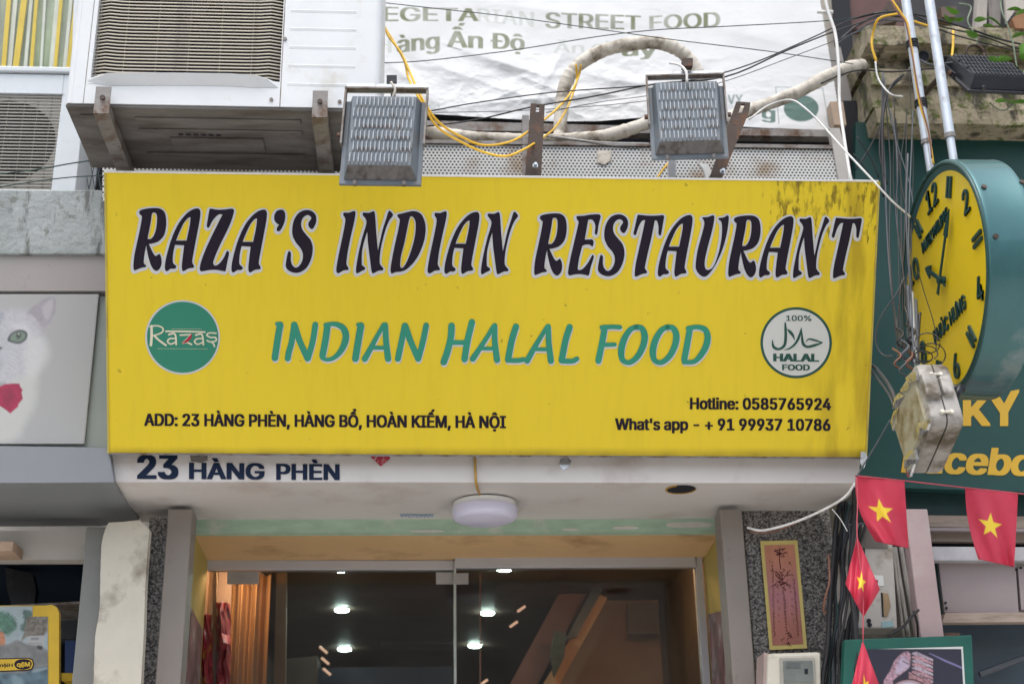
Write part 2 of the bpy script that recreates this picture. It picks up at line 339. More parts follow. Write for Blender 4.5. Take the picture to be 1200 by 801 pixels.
def mat_granite():
    m, t, b = nt('speckled granite'); N = t.nodes.new; L = t.links.new
    tc = N('ShaderNodeTexCoord'); v = N('ShaderNodeTexVoronoi'); v.inputs['Scale'].default_value = 160; v.inputs['Randomness'].default_value = 1; L(tc.outputs['Object'], v.inputs[0])
    n = N('ShaderNodeTexNoise'); n.inputs['Scale'].default_value = 60; n.inputs['Detail'].default_value = 3; L(tc.outputs['Object'], n.inputs[0])
    s = N('ShaderNodeSeparateColor'); L(v.outputs['Color'], s.inputs[0])
    f = math_(t, 'ADD', math_(t, 'MULTIPLY', s.outputs[0], .6), math_(t, 'MULTIPLY', n.outputs[0], .5))
    cr = N('ShaderNodeValToRGB'); L(f, cr.inputs[0]); e = cr.color_ramp.elements
    e[0].position = .25; e[0].color = (.03, .03, .032, 1); e[1].position = .8; e[1].color = (.33, .315, .30, 1)
    x = e.new(.5); x.color = (.125, .12, .115, 1)
    L(cr.outputs[0], b.inputs['Base Color']); b.inputs['Roughness'].default_value = .3
    return m
MAT['granite'] = mat_granite()
def mat_glass(name, tint, refl=.85):
    m = bpy.data.materials.new(name); m.use_nodes = True; t = m.node_tree; t.nodes.clear(); N = t.nodes.new; L = t.links.new
    o = N('ShaderNodeOutputMaterial'); mix = N('ShaderNodeMixShader'); tr = N('ShaderNodeBsdfTransparent'); tr.inputs[0].default_value = (*tint, 1)
    gl = N('ShaderNodeBsdfGlossy'); gl.inputs['Roughness'].default_value = .03
    fr = N('ShaderNodeFresnel'); fr.inputs[0].default_value = 1.5
    L(math_(t, 'MULTIPLY', fr.outputs[0], refl), mix.inputs[0]); L(tr.outputs[0], mix.inputs[1]); L(gl.outputs[0], mix.inputs[2]); L(mix.outputs[0], o.inputs[0])
    return m
MAT['glass'] = mat_glass('shop glass', (.84, .84, .83)); MAT['glass_up'] = mat_glass('window glass', (.95, .96, .95), .4)
def mat_cat():
    m = M('printed white cat fur', (.60, .62, .63), .45, var=.05, scale=2.5, dirt=(.47, .49, .53), damt=.3, dscale=4, bump=0); return m
MAT['poster'] = M('poster paper pale', (.36, .365, .365), .45, var=.03, scale=1.5, bump=0)
MAT['fur'] = M('printed grey fur', (.50, .50, .54), .45, var=.14, scale=9, stretch=(1, 1, 2), bump=0)
MAT['fur_dark'] = M('printed tabby stripe', (.30, .31, .35), .45, var=.2, scale=14, bump=0)
MAT['fur_light'] = M('printed chest fur', (.62, .63, .60), .45, var=.04, scale=5, bump=0)
MAT['ear'] = M('printed ear lilac', (.40, .375, .42), .45, var=.10, scale=16, stretch=(2, 2, 1), bump=0)
MAT['eye'] = M('printed green eye', (.13, .20, .15), .3, var=.3, scale=30, bump=0)
MAT['eyeline'] = M('printed eye outline', (.03, .035, .04), .3, bump=0)
MAT['bow'] = M('printed crimson bow', (.34, .008, .055), .45, var=.2, scale=8, bump=0)

# ------------------------------------------------------------------ flat print helpers
import numpy as np, os
try: FONT = bpy.data.fonts.load(os.path.join(bpy.utils.system_resource('DATAFILES'), 'fonts', 'Inter.woff2'))
except Exception: FONT = None
_m, _t, _b = nt('colour print'); _n = _t.nodes.new('ShaderNodeVertexColor'); _n.layer_name = 'Col'; _t.links.new(_n.outputs[0], _b.inputs['Base Color']); _b.inputs['Roughness'].default_value = .55
MAT['print'] = _m
def sd(X, Y, poly):
    """signed distance to a polygon, negative inside"""
    P = np.array(poly, float); d = np.full(X.shape, 1e9); ins = np.zeros(X.shape, bool)
    for (ax, ay), (bx, by) in zip(P, np.roll(P, -1, 0)):
        ex_, ey_ = bx-ax, by-ay; t = np.clip(((X-ax)*ex_+(Y-ay)*ey_)/(ex_*ex_+ey_*ey_+1e-9), 0, 1)
        d = np.minimum(d, np.hypot(X-ax-t*ex_, Y-ay-t*ey_))
        c = ((ay > Y) != (by > Y)) & (X < (bx-ax)*(Y-ay)/((by-ay) if by != ay else 1e-9)+ax); ins ^= c
    return np.where(ins, -d, d)
def vnoise(X, Y, s, seed=0, octv=4):
    r = np.zeros(X.shape); a = 1; tot = 0
    for o in range(octv):
        x = X*s; y = Y*s; xi = np.floor(x).astype(int); yi = np.floor(y).astype(int); fx = x-xi; fy = y-yi; fx = fx*fx*(3-2*fx); fy = fy*fy*(3-2*fy)
        h = lambda i, j: ((np.sin(i*127.1+j*311.7+seed*74.7+o*13.3)*43758.5453) % 1)
        r += a*((h(xi, yi)*(1-fx)+h(xi+1, yi)*fx)*(1-fy)+(h(xi, yi+1)*(1-fx)+h(xi+1, yi+1)*fx)*fy); tot += a; a *= .5; s *= 2
    return r/tot
class Print:
    """a printed picture: colours computed on a fine grid of the sheet"""
    def __init__(s, x0, x1, y0, y1, step, bg):
        s.nx = int((x1-x0)/step); s.ny = int((y1-y0)/step); s.X, s.Y = np.meshgrid(np.linspace(x0, x1, s.nx+1), np.linspace(y0, y1, s.ny+1)); s.C = np.ones(s.X.shape+(3,))*np.array(bg)
    def lay(s, poly, col, soft=.5, alpha=1, smooth=True, nz=0, ns=.3, warp=0):
        if smooth: poly = [(q.x, q.y) for q in spline([V((*p, 0)) for p in poly], 4, True)]
        X, Y = s.X, s.Y
        if warp: X = X+(vnoise(s.X, s.Y, .22, 5)-.5)*warp; Y = Y+(vnoise(s.X, s.Y, .22, 9)-.5)*warp
        a = np.clip(.5-sd(X, Y, poly)/(2*soft), 0, 1); a = (a*a*(3-2*a)*alpha)[..., None]; c = np.array(col)*np.ones(s.C.shape)
        if nz: c = c*(1+nz*(vnoise(s.X, s.Y, ns, 3)-.5)*2)[..., None]
        s.C = s.C*(1-a)+c*a
    def text(s, txt, xl, xr, tl, bl, tr, br, col, alpha=1, weight=.02, fade=0):
        vs, fs = text_data(txt, 0, 3); lp = _TL[(txt, 3)]; x0 = min(p[0] for l in lp for p in l); x1 = max(p[0] for l in lp for p in l)
        u = (s.X-xl)/(xr-xl); top = tl+(tr-tl)*u; bot = bl+(br-bl)*u; q = (s.Y-bot)/(top-bot); tx = x0+u*(x1-x0); ty = q*CAP
        m = (u > -.03) & (u < 1.03) & (q > -.6) & (q < 1.8); X, Y = tx[m], ty[m]; acc = np.zeros(X.shape)
        jj = [(dx, dy) for dx in (-1, 0, 1) for dy in (-1, 0, 1)]; hx = (x1-x0)/(xr-xl)*.35; hy = CAP/abs(bl-tl)*.35
        wt = [(-weight, 0), (weight, 0), (0, 0)]
        for dx, dy in jj:
            cov = np.zeros(X.shape, bool)
            for wx, wy in wt:
                w = np.zeros(X.shape, int); Xs = X+dx*hx+wx; Ys = Y+dy*hy
                for l in lp:
                    for i in range(len(l)):
                        ax, ay = l[i-1]; bx, by = l[i]
                        if ay == by: continue
                        c = ((ay > Ys) != (by > Ys)) & (Xs < (bx-ax)*(Ys-ay)/(by-ay)+ax); w += np.where(c, 1 if by > ay else -1, 0)
                cov |= w != 0
            acc += cov
        a = acc/9*alpha
        if fade: a = a*np.clip(1.25-fade*vnoise(s.X[m], s.Y[m], .045, 4)*1.6, .12, 1)
        s.C[m] = s.C[m]*(1-a[:, None])+np.array(col)*a[:, None]
    def build(s, name, fn, lift, parent, keep=None):
        vs = [fn(x, y, lift) for x, y in zip(s.X.ravel(), s.Y.ravel())]; n = s.nx+1
        fs = [(j*n+i, j*n+i+1, (j+1)*n+i+1, (j+1)*n+i) for j in range(s.ny) for i in range(s.nx) if keep is None or keep(s.X[j, i], s.Y[j, i])]
        o = MB().add(vs, fs).build(name, MAT['print'], parent); at = o.data.color_attributes.new('Col', 'FLOAT_COLOR', 'POINT')
        at.data.foreach_set('color', np.concatenate([np.clip(s.C, 0, 1), np.ones(s.X.shape+(1,))], -1).ravel().astype(np.float32)); return o
from mathutils.geometry import delaunay_2d_cdt
_TC = {}; _TL = {}
def text_data(s, weight=0, res=3):
    """flat lettering: the font's outlines, triangulated and kept where the winding number is not zero"""
    if (s, res) in _TC: return _TC[(s, res)]
    c = bpy.data.curves.new('t', 'FONT'); c.body = s; c.font = FONT or c.font; c.resolution_u = res; c.fill_mode = 'NONE'
    o = bpy.data.objects.new('t', c); me = bpy.data.meshes.new_from_object(o)
    P = [(v.co.x, v.co.y) for v in me.vertices]; E_ = set(tuple(sorted(e.vertices)) for e in me.edges)
    bpy.data.objects.remove(o); bpy.data.curves.remove(c); bpy.data.meshes.remove(me)
    loops = []; cur = [0]
    for i in range(1, len(P)):
        if (i-1, i) in E_: cur.append(i)
        else: loops.append(cur); cur = [i]
    loops.append(cur); loops = [[P[i] for i in l] for l in loops if len(l) > 2]
    _TL[(s, res)] = loops
    vs, fs = [], []; pts = [p for l in loops for p in l]; cons = []; n = 0
    for l in loops: cons += [(n+i, n+(i+1) % len(l)) for i in range(len(l))]; n += len(l)
    r = delaunay_2d_cdt([V(p) for p in pts], cons, [], 0, 1e-6); ov, of = r[0], r[2]
    def wn(x, y):
        w_ = 0
        for l in loops:
            for i in range(len(l)):
                ax, ay = l[i-1]; bx, by = l[i]
                if (ay > y) != (by > y) and x < (bx-ax)*(y-ay)/(by-ay)+ax: w_ += 1 if by > ay else -1
        return w_
    fs = [tuple(f) for f in of if wn(sum(ov[i].x for i in f)/3, sum(ov[i].y for i in f)/3) != 0]
    used = sorted({i for f in fs for i in f}); ix = {v: k for k, v in enumerate(used)}
    _TC[(s, res)] = ([(ov[i].x, ov[i].y) for i in used], [tuple(ix[i] for i in f) for f in fs]); return _TC[(s, res)]
_hv = text_data('H')[0]; CAP = max(v[1] for v in _hv)
def bold(s, weight, res=3):
    vs, fs = text_data(s, 0, res); V_, F_, K_ = [], [], []
    for k, dx in enumerate((0,) if not weight else (-1, -.5, 0, .5, 1)):
        for dy in ((0,) if not weight or k not in (0, 2, 4) else (-.35, .35)):
            n = len(V_); V_ += [(v[0]+dx*weight, v[1]+dy*weight) for v in vs]; K_ += [len(V_)//len(vs)]*len(vs); F_ += [tuple(i+n for i in f) for f in fs]
    return V_, F_, K_
def text_px(mb, s, xl, xr, tl, bl, tr, br, fn, weight=0, slant=0, lift=0, res=3):
    vs, fs, ks = bold(s, weight, res); x0 = min(v[0] for v in vs); x1 = max(v[0] for v in vs)
    out = []
    for v, k in zip(vs, ks):
        u = (v[0]-x0)/(x1-x0); q = v[1]/CAP; top = tl+(tr-tl)*u; bot = bl+(br-bl)*u
        out.append(fn(xl+(xr-xl)*u+slant*q*(bot-top), bot+(top-bot)*q, lift+k*.00003))
    return mb.add(out, fs)
def smooth_px(pts, k=4, s=8.01, ox=0, oy=0):
    """pts in crop units; a trailing 1 marks a corner"""
    P = [(p[0]/s+ox, p[1]/s+oy) for p in pts]; C = [len(p) > 2 for p in pts]; n = len(P); out = []
    for i in range(n):
        p1 = V(P[i]); p2 = V(P[(i+1) % n])
        p0 = V(P[i-1]) if not C[i] else p1*2-p2
        p3 = V(P[(i+2) % n]) if not C[(i+1) % n] else p2*2-p1
        for j in range(k):
            t = j/k; q = .5*((2*p1)+(p2-p0)*t+(2*p0-5*p1+4*p2-p3)*t*t+(3*p1-p0-3*p2+p3)*t**3); out.append((q.x, q.y))
    return out
def grow(loop, d, hole=False):
    n = len(loop); area = sum(loop[i][0]*loop[(i+1) % n][1]-loop[(i+1) % n][0]*loop[i][1] for i in range(n))
    sg = 1 if area > 0 else -1
    if hole: sg = -sg
    out = []
    for i in range(n):
        a = V(loop[i-1]); b = V(loop[i]); c = V(loop[(i+1) % n])
        e = (c-a)
        if e.length < 1e-6: continue
        e.normalize(); q = b+V((e.y, -e.x))*d*sg
        if all(((V(p)-q).length > abs(d)*.96) for p in loop): out.append((q.x, q.y))
    return out
def poly_px(mb, loops, fn, lift=0):
    tri = tessellate_polygon([[V((x, y, 0)) for x, y in lp] for lp in loops])
    flat = [p for lp in loops for p in lp]
    return mb.add([fn(x, y, lift) for x, y in flat], [tuple(t) for t in tri])
def stroke_px(mb, pts, w, fn, lift=0, k=5, cap=True):
    """round-ended brush stroke; pts (x,y[,width])"""
    P = spline([V((p[0], p[1], p[2] if len(p) > 2 else w)) for p in pts], k) if len(pts) > 2 else [V((p[0], p[1], p[2] if len(p) > 2 else w)) for p in pts]
    L_, R_ = [], []
    for i, p in enumerate(P):
        a = P[max(i-1, 0)]; b = P[min(i+1, len(P)-1)]; e = V((b.x-a.x, b.y-a.y)).normalized(); nn = V((-e.y, e.x))*p.z/2
        L_.append((p.x+nn.x, p.y+nn.y)); R_.append((p.x-nn.x, p.y-nn.y))
    def capp(p, e, s):
        o = []
        for j in range(1, 6):
            a = math.pi*j/6; o.append((p.x+p.z/2*(-e.y*math.cos(a)+e.x*math.sin(a))*s*(1), p.y+p.z/2*(e.x*math.cos(a)+e.y*math.sin(a))*s))
        return o
    e1 = V((P[-1].x-P[-2].x, P[-1].y-P[-2].y)).normalized(); e0 = V((P[0].x-P[1].x, P[0].y-P[1].y)).normalized()
    vs = []; fs = []
    n = len(P); vs = L_+R_
    fs = [(i, i+1, n+i+1, n+i) for i in range(n-1)]
    if cap:
        c1 = capp(P[-1], e1, 1); b0 = len(vs); vs += c1; fs.append(tuple([n-1]+list(range(b0, b0+5))+[2*n-1]))
        c0 = capp(P[0], e0, 1); b0 = len(vs); vs += c0; fs.append(tuple([n]+list(range(b0, b0+5))+[0]))
    return mb.add([fn(x, y, lift) for x, y in vs], fs)
def disc_loop(cx, cy, rx, ry, n=64): return [(cx+rx*math.cos(2*math.pi*i/n), cy+ry*math.sin(2*math.pi*i/n)) for i in range(n)]
def onY(Y): return lambda x, y, l=0: PY(x, y, Y-l)
# ================================================================== SETTING
mb = MB(); mb.add([(-40, -40, 0), (40, -40, 0), (40, 40, 0), (-40, 40, 0)], [(0, 1, 2, 3)]); mb.build('street', MAT['street'], kind='structure')
YW = 5.62
mb = MB(); x0 = PY(232, 700, YW).x; x1 = PY(836, 700, YW).x; ztop = PY(500, 628, YW).z
xl_ = PY(-200, 700, YW).x; xr_ = PY(128, 700, YW).x; zh_ = PY(50, 640, YW).z
mb.box(-8, xl_, YW, YW+.3, 0, 9); mb.box(xr_, x0-.35, YW, YW+.3, 0, 9); mb.box(xl_, xr_, YW, YW+.3, zh_, 9); mb.box(x1+.28, 9, YW, YW+.3, 0, 9); mb.box(x0-.35, x1+.28, YW, YW+.3, ztop+.02, 9)
mb.build('facade_wall', MAT['facade'], kind='structure')
# pavement kerb in front of the shops
MB().box(-9, 9, 2.6, YW, .004, .14).build('pavement', MAT['street'], kind='structure')
# houses across the lane close the canyon and feed the reflections
MB().box(-14, 14, -7, -6, 0, 6).build('opposite_facade', MAT['facade'], kind='structure')

# ------------------------------------------------------------------ shop canopy
Yc = 4.95
CZ = PY(560, 565, Yc).z
can = thing('shop_canopy', 'off white canopy with the house number under the yellow sign', 'canopy', PY(560, 565, Yc))
slab('fascia', [(128, 515), (1010, 515), (1006, 566), (135, 564)], Yc, .03, MAT['canopy'], can, bevel=.003)
und = [(135.5, 565), (1005, 567), (1001, 575), (994, 583), (983, 590), (966, 596), (945, 600), (915, 604), (880, 606), (845, 607), (500, 610.5), (166, 611)]
slabz('underside', und, CZ, .02, MAT['canopy'], can)
mb = MB(); text_px(mb, '23', 160.5, 209, 533.6, 560, 533.6, 560.3, onY(Yc-.002), .04); mb.build('house_number', MAT['navy'], can)
mb = MB()
text_px(mb, 'HÀNG', 221.4, 310, 542, 560.6, 543, 561, onY(Yc-.002), .034); mb.build('street_name', MAT['navy'], can); mb = MB(); text_px(mb, 'PHÈN', 323.6, 398, 543.4, 561.4, 544, 561.8, onY(Yc-.002), .034)
mb.build('street_name', MAT['navy'], can)
# lamp hole: a thin ring and a dark well
def zdisc(cx, cy, rx, Z, n=40):
    c = PZ(cx, cy, Z); r = (PZ(cx+rx, cy, Z)-c).length; return c, r
c, r = zdisc(798, 573, 17, CZ-.002)
mb = MB(); mb.add([c+V((math.cos(2*math.pi*i/40)*r, math.sin(2*math.pi*i/40)*r*1.0, 0)) for i in range(40)], [tuple(range(40))]); mb.build('lamp_hole', MAT['dark'], can)
mb = MB(); mb.tube([c+V((math.cos(2*math.pi*i/40)*r, math.sin(2*math.pi*i/40)*r, 0)) for i in range(28)], .0035, 6, 1); mb.build('hole_rim', MAT['brass'], can)
mb = MB(); onZ = lambda x, y, l=0: PZ(x, y, CZ-.003-l)
rr = random.Random(3)
for i in range(9): 
    xx = 469+i*4.4; stroke_px(mb, [(xx, 602+rr.random()), (xx+2.4, 606-rr.random()), (xx+3, 602.5)], 1.0, onZ, k=2)
mb.build('ink_stamp', M('faint blue stamp', (.16, .30, .52), .6, bump=0), can)
def bit(name, pts, m, label, Y=Yc-.004):
    slab(name, pts, Y, .002, m, None, label=label, cat='sticker')
bit('torn_sticker', [(437, 533), (456, 533), (457, 537), (446, 546), (441, 541), (434, 535)], MAT['sticker'], 'torn red sticker hanging below the lower edge of the yellow sign')
bit('grey_sticker', [(222, 531), (243, 531), (243, 539), (235, 542), (224, 540)], M('dark scrap', (.17, .155, .14), .8, var=.3, scale=50), 'torn dark grey scrap above the street name lettering')
bit('tape_scrap', [(657, 538), (664, 535), (670, 540), (667, 546), (660, 551), (655, 545)], MAT['foil'], 'crumpled silver tape scrap on the fascia right of centre')
# round lamp
c, r = zdisc(568, 582, 38.5, CZ-.004); c = PZ(568, 589, CZ-.004)
lamp = thing('ceiling_lamp', 'round white lamp hanging flat under the canopy on an ochre wire', 'lamp', c)
zb = -.058
MB().cyl(c+V((0, 0, -.002)), c+V((0, 0, -.022)), r*.97, n=48).build('lamp_base', MAT['white_metal'], lamp, smooth='auto')
mb = MB(); prof = [(r, -.022), (r*1.005, -.03), (r, -.052), (r*.94, -.064), (r*.8, -.070), (0.001, -.072)]
vs = []; n = 48
for (q, z) in prof: vs += [c+V((q*math.cos(2*math.pi*i/n), q*math.sin(2*math.pi*i/n), z)) for i in range(n)]
mb.add(vs, [(a*n+i, a*n+(i+1) % n, (a+1)*n+(i+1) % n, (a+1)*n+i) for a in range(len(prof)-1) for i in range(n)])
mb.build('diffuser', MAT['lamp_white'], lamp, smooth=True)
wire('lamp_wire', [(556, 531, Yc-.01), (557, 548, Yc-.012), (558, 566, Yc-.012), (562, 579, Yc+.1)], 3.4, MAT['brass'], 'ochre wire running down the fascia to the round lamp', 'wire')

# ------------------------------------------------------------------ yellow sign
BL = PY(128, 530, 4.9); BR = PY(1014, 535, 4.9)
TL = PY(124, 201.5, 4.42); TRr = PY(1029.5, 213, 4.42)
so_ = BL; ex = (BR-BL).normalized(); ey = (TL-BL); ey = (ey-ex*ey.dot(ex)).normalized(); en = ex.cross(ey).normalized()
if en.y > 0: en = -en
def S(x, y, l=0):
    return plane_hit(x, y, so_+en*l, en)
root = thing('restaurant_sign', 'large yellow restaurant sign board with black headline leaning over the shop door', 'sign', (BL+BR)/2)
face = [S(128, 530.5), S(1014, 535.5), S(1029.5, 213), S(124, 202)]
mb = MB(); mb.hexa(face, [p-en*.006 for p in face]); mb.build('face', MAT['sign'], root)
bk = .10
for nm, a, b in (('top_frame', 2, 3), ('bottom_frame', 0, 1), ('side_frame', 1, 2), ('side_frame', 3, 0)):
    p, q = face[a], face[b]; d = (q-p).normalized(); inw = en.cross(d)
    cen = sum(face, V((0, 0, 0)))/4
    if inw.dot(cen-p) < 0: inw = -inw
    o_ = inw*-.006
    g = .0065
    mb = MB(); mb.hexa([p+o_+en*.003, q+o_+en*.003, q+inw*g*.1+en*.003, p+inw*g*.1+en*.003], [p+o_-en*bk, q+o_-en*bk, q+inw*g*.1-en*bk, p+inw*g*.1-en*bk])
    mb.build(nm, MAT['white_metal'] if nm == 'top_frame' else MAT['steel_dirty'] if nm == 'bottom_frame' else MAT['yel_edge'], root)
mb = MB(); bq = [p-en*bk for p in face]; mb.hexa(bq, [p-en*.004 for p in bq]); mb.build('back_panel', MAT['dark'], root)

G = {}
c_ = 1
G['R'] = ((150, 235), [[(105,105),(125,88),(180,75),(260,70),(310,80),(345,115),(358,180),(355,260),(335,330),(290,380),(240,400),(195,408,c_),(215,450),(240,500),(262,520),(285,503),(298,503),(312,540),(315,590),(300,635),(268,660),(235,640),(205,580),(180,480),(172,420,c_),(158,480),(148,560),(150,590),(170,610),(165,625,c_),(130,630),(90,645),(65,655),(55,650),(50,610),(60,510),(85,390),(115,250),(130,155),(122,140),(108,125)],
  [(225,125),(245,112),(268,130),(272,190),(262,270),(240,330),(215,358),(188,362,c_),(185,345),(200,270),(215,190)]])
G['A'] = ((150, 235), [[(650,72),(672,85),(678,115),(672,180),(650,300),(625,430),(605,540),(602,580),(615,605),(620,625,c_),(605,632),(565,638),(530,658),(512,660),(505,640),(505,590),(525,420,c_),(440,415,c_),(425,480),(418,560),(425,590),(448,610),(450,630,c_),(430,640),(400,640),(370,660),(355,660),(345,640),(348,580),(370,480),(410,350),(470,220),(540,130),(600,85)],
  [(585,155,c_),(578,230),(548,375,c_),(450,375,c_),(475,310),(520,215),(560,165)]])
G['Z'] = ((225, 235), [[(165,80),(180,75),(240,85),(310,82),(370,75),(392,85),(392,110),(365,200),(320,300),(270,400),(225,500),(200,570),(203,600),(225,608),(260,585),(300,530),(325,475),(340,475),(347,500),(330,580),(315,655),(300,662),(240,650),(170,650),(100,662),(80,660),(72,635),(85,570),(130,450),(190,320),(245,210),(285,130,c_),(250,130),(210,165),(180,210),(160,250),(145,252),(138,235),(148,170),(158,110)]])
G["'"] = ((300, 235), [[(225,85),(255,90),(272,120),(270,180),(250,240),(225,280),(205,288),(192,275),(197,250),(215,225,c_),(195,215),(172,185),(170,140),(190,100)]])
G['S'] = ((300, 235), [[(470,88),(520,98),(555,130),(565,175),(555,225),(530,265),(510,262),(490,235),(492,205),(512,175),(515,155),(485,135),(445,155),(422,205),(430,265),(470,320),(510,370),(530,440),(520,530),(480,620),(425,665),(370,678),(310,660),(278,620),(282,560),(298,485),(310,475),(325,490),(325,560),(340,605),(370,628),(405,610),(432,560),(438,500),(415,445),(370,390),(340,320),(340,240),(360,170),(405,110)]])
G['I'] = ((385, 235), [[(138,125),(145,112),(190,113),(225,100),(245,98),(253,115),(240,200),(210,330),(180,480),(168,580),(172,605),(188,635),(185,650,c_),(140,655),(100,678),(82,678),(72,655),(78,600),(100,480),(130,340),(155,210),(155,165),(140,140)]])
G['N'] = ((385, 235), [[(320,120),(330,110),(380,112),(415,97),(430,103),(438,150),(448,300),(463,465,c_),(478,400),(505,280),(540,170),(562,100),(575,95),(590,105),(605,130),(600,145),(570,185),(535,270),(500,400),(483,500),(480,580),(495,610),(515,635),(508,652,c_),(470,655),(430,675),(412,678),(402,650),(385,520),(370,400),(363,290,c_),(340,360),(315,470),(312,590),(320,608),(342,625),(340,645,c_),(310,658),(275,678),(262,678),(257,650),(265,580),(290,450),(320,330),(355,210),(345,165),(325,140)]])
G['D'] = ((450, 235), [[(125,145),(130,130),(170,120),(240,102),(290,98),(340,118),(370,160),(388,220),(390,300),(370,400),(325,510),(270,590),(210,645),(160,665),(110,670),(80,682),(68,680),(62,640),(75,550),(100,420),(130,290),(148,190),(140,165)],
  [(240,165),(262,148),(288,175),(298,230),(290,330),(260,450),(220,560),(185,620),(165,630),(152,610),(160,520),(190,400),(215,280)]])
G['E'] = ((620, 240), [[(442,118),(450,105),(510,102),(570,92),(640,88),(665,95),(668,120),(650,190),(640,260),(628,280),(615,265),(620,200),(608,160),(585,138),(553,140,c_),(520,325,c_),(560,325),(590,325),(603,345),(600,375),(590,390),(560,372),(520,375),(497,385,c_),(470,490),(455,590),(465,610),(500,600),(545,550),(580,490),(592,470),(605,480),(600,510),(575,590),(560,655),(545,662),(490,650),(430,652),(380,662),(365,650),(365,610),(390,480),(425,330),(455,200),(462,160),(450,140)]])
G['T'] = ((690, 240), [[(460,95),(475,92),(560,100),(640,100),(695,95),(708,110),(700,160),(680,270),(668,285),(655,270),(655,200),(640,150),(620,145,c_),(590,300),(555,450),(528,580),(532,600),(547,625),(545,640,c_),(500,648),(450,670),(435,668),(432,640),(440,560),(470,420),(505,260),(530,140,c_),(500,150),(470,200),(445,275),(430,282),(420,265),(430,220),(450,130)]])
G['U'] = ((805, 240), [[(145,128),(150,118),(195,115),(235,100),(252,102),(258,125),(240,230),(200,380),(170,510),(168,575),(180,605),(205,610),(240,590),(275,520),(305,420),(325,310),(330,210),(322,160),(300,140),(300,125),(345,118),(378,100),(390,105),(393,140),(375,270),(340,400),(295,510),(245,600),(200,655),(165,675),(125,660),(90,615),(82,560),(100,430),(140,280),(162,190),(160,150)]])
GL = {}
for k, (og, loops) in G.items():
    lp = [smooth_px(l, 4, 8.01, *og) for l in loops]
    mx = min(p[0] for p in lp[0]); my = min(p[1] for p in lp[0]); GL[k] = [[(x-mx, y-my) for x, y in l] for l in lp]
HEAD = [('R',156.2,243.7,1),('A',193.1,244,1),('Z',234,244.4,1),('A',271.1,245.5,1),("'",321.2,245.6,1),('S',334.7,246,1),
 ('I',394,247.2,1),('N',417.1,246.9,1),('D',457.7,247.2,1),('I',501,247.5,1),('A',520.8,248.2,.985),('N',563.6,248,1),
 ('R',626,249.9,.99),('E',665.6,251,1),('S',700.6,251,.985),('T',742.4,251.5,1),('A',770.9,251.8,.98),('U',815.2,252.2,1),('R',853.4,252.3,.985),('A',889.5,253.3,.975),('N',929.3,253.9,.98),('T',974.8,255,.98)]
ink, halo = MB(), MB()
for i, (k, x, y, s) in enumerate(HEAD):
    lp = [[(x+a*s, y+b*s) for a, b in l] for l in GL[k]]
    poly_px(ink, lp, S, .0022+i*.00002)
    out = grow(lp[0], 2.9); out = [(a-.5, b+1.0) for a, b in out]
    holes = []
    for h in lp[1:]:
        hh = grow(h, 1.3, True)
        if len(hh) > 8: holes.append([(a-.2, b+.2) for a, b in hh])
    poly_px(halo, [out]+holes, S, .0010+i*.00002)
ink.build('headline_lettering', MAT['ink'], root); halo.build('headline_outline', MAT['halo'], root)

# second line, brush lettering
def conv(l, ox, oy, s, w=None): return [(p[0]/s+ox, p[1]/s+oy)+((p[2]/s,) if len(p) > 2 else ()) for p in l]
A_ = 8.571
ST = []
def st(ox, oy, s, w, pts): ST.append((conv(pts, ox, oy, s), w/s))
st(310,365,A_,66,[(157,132),(140,220),(120,350),(103,465)]); st(310,365,A_,36,[(122,122),(150,118)])
st(310,365,A_,60,[(298,130),(270,310),(245,400),(232,470)]); st(310,365,A_,64,[(298,134,68),(355,300,62),(432,470,62)]); st(310,365,A_,58,[(510,130),(485,290),(436,470)])
st(310,365,A_,66,[(632,140),(612,280),(582,440)]); st(310,365,A_,58,[(612,134,44),(700,124,46),(780,156,62),(815,225,68),(806,310,66),(765,395,58),(700,460,46),(630,482,40),(578,466,40)])
st(310,365,A_,68,[(968,140),(940,300),(912,472)]); st(310,365,A_,34,[(935,130),(965,126)])
st(430,365,A_,50,[(168,132,44),(100,250,46),(25,390,56),(-22,474,62)]); st(430,365,A_,60,[(185,132,52),(192,300,60),(212,474,64)]); st(430,365,A_,40,[(60,362),(165,362)])
st(430,365,A_,60,[(380,140),(345,310),(310,474)]); st(430,365,A_,64,[(382,144,68),(440,300,62),(514,474,60)]); st(430,365,A_,58,[(595,138),(562,300),(516,474)])
st(430,365,A_,66,[(850,142),(842,260),(808,400),(770,508)]); st(430,365,A_,64,[(1055,105),(1010,290),(980,478)]); st(430,365,A_,48,[(850,310),(1000,310)])
st(560,365,A_,50,[(160,142,44),(90,260,46),(5,390,54),(-52,474,60)]); st(560,365,A_,58,[(170,140,52),(170,300,58),(192,484,64)]); st(560,365,A_,38,[(40,370),(150,370)])
st(560,365,A_,64,[(383,150),(340,290),(303,482)]); st(560,365,A_,48,[(310,490),(400,490),(462,480)])
st(560,365,A_,50,[(698,148,44),(635,250,46),(560,375,54),(495,494,58)]); st(560,365,A_,58,[(708,148,52),(712,310,58),(734,494,62)]); st(560,365,A_,38,[(590,378),(695,378)])
st(560,365,A_,64,[(922,155),(880,290),(842,488)]); st(560,365,A_,50,[(850,496),(950,496),(994,474)])
B_ = 8.0
st(690,365,B_,58,[(150,150),(125,290),(90,460)]); st(690,365,B_,42,[(122,148),(220,142),(292,146)]); st(690,365,B_,40,[(130,312),(242,308)])
for dx in (0, 297):
    st(690,365,B_,58,[(440+dx,142,46),(496+dx,156,54),(524+dx,222,62),(512+dx,312,60),(466+dx,408,56),(402+dx,468,50),(350+dx,474,46),(312+dx,440,54),(304+dx,360,62),(330+dx,262,60),(382+dx,176,52),(440+dx,142,46)])
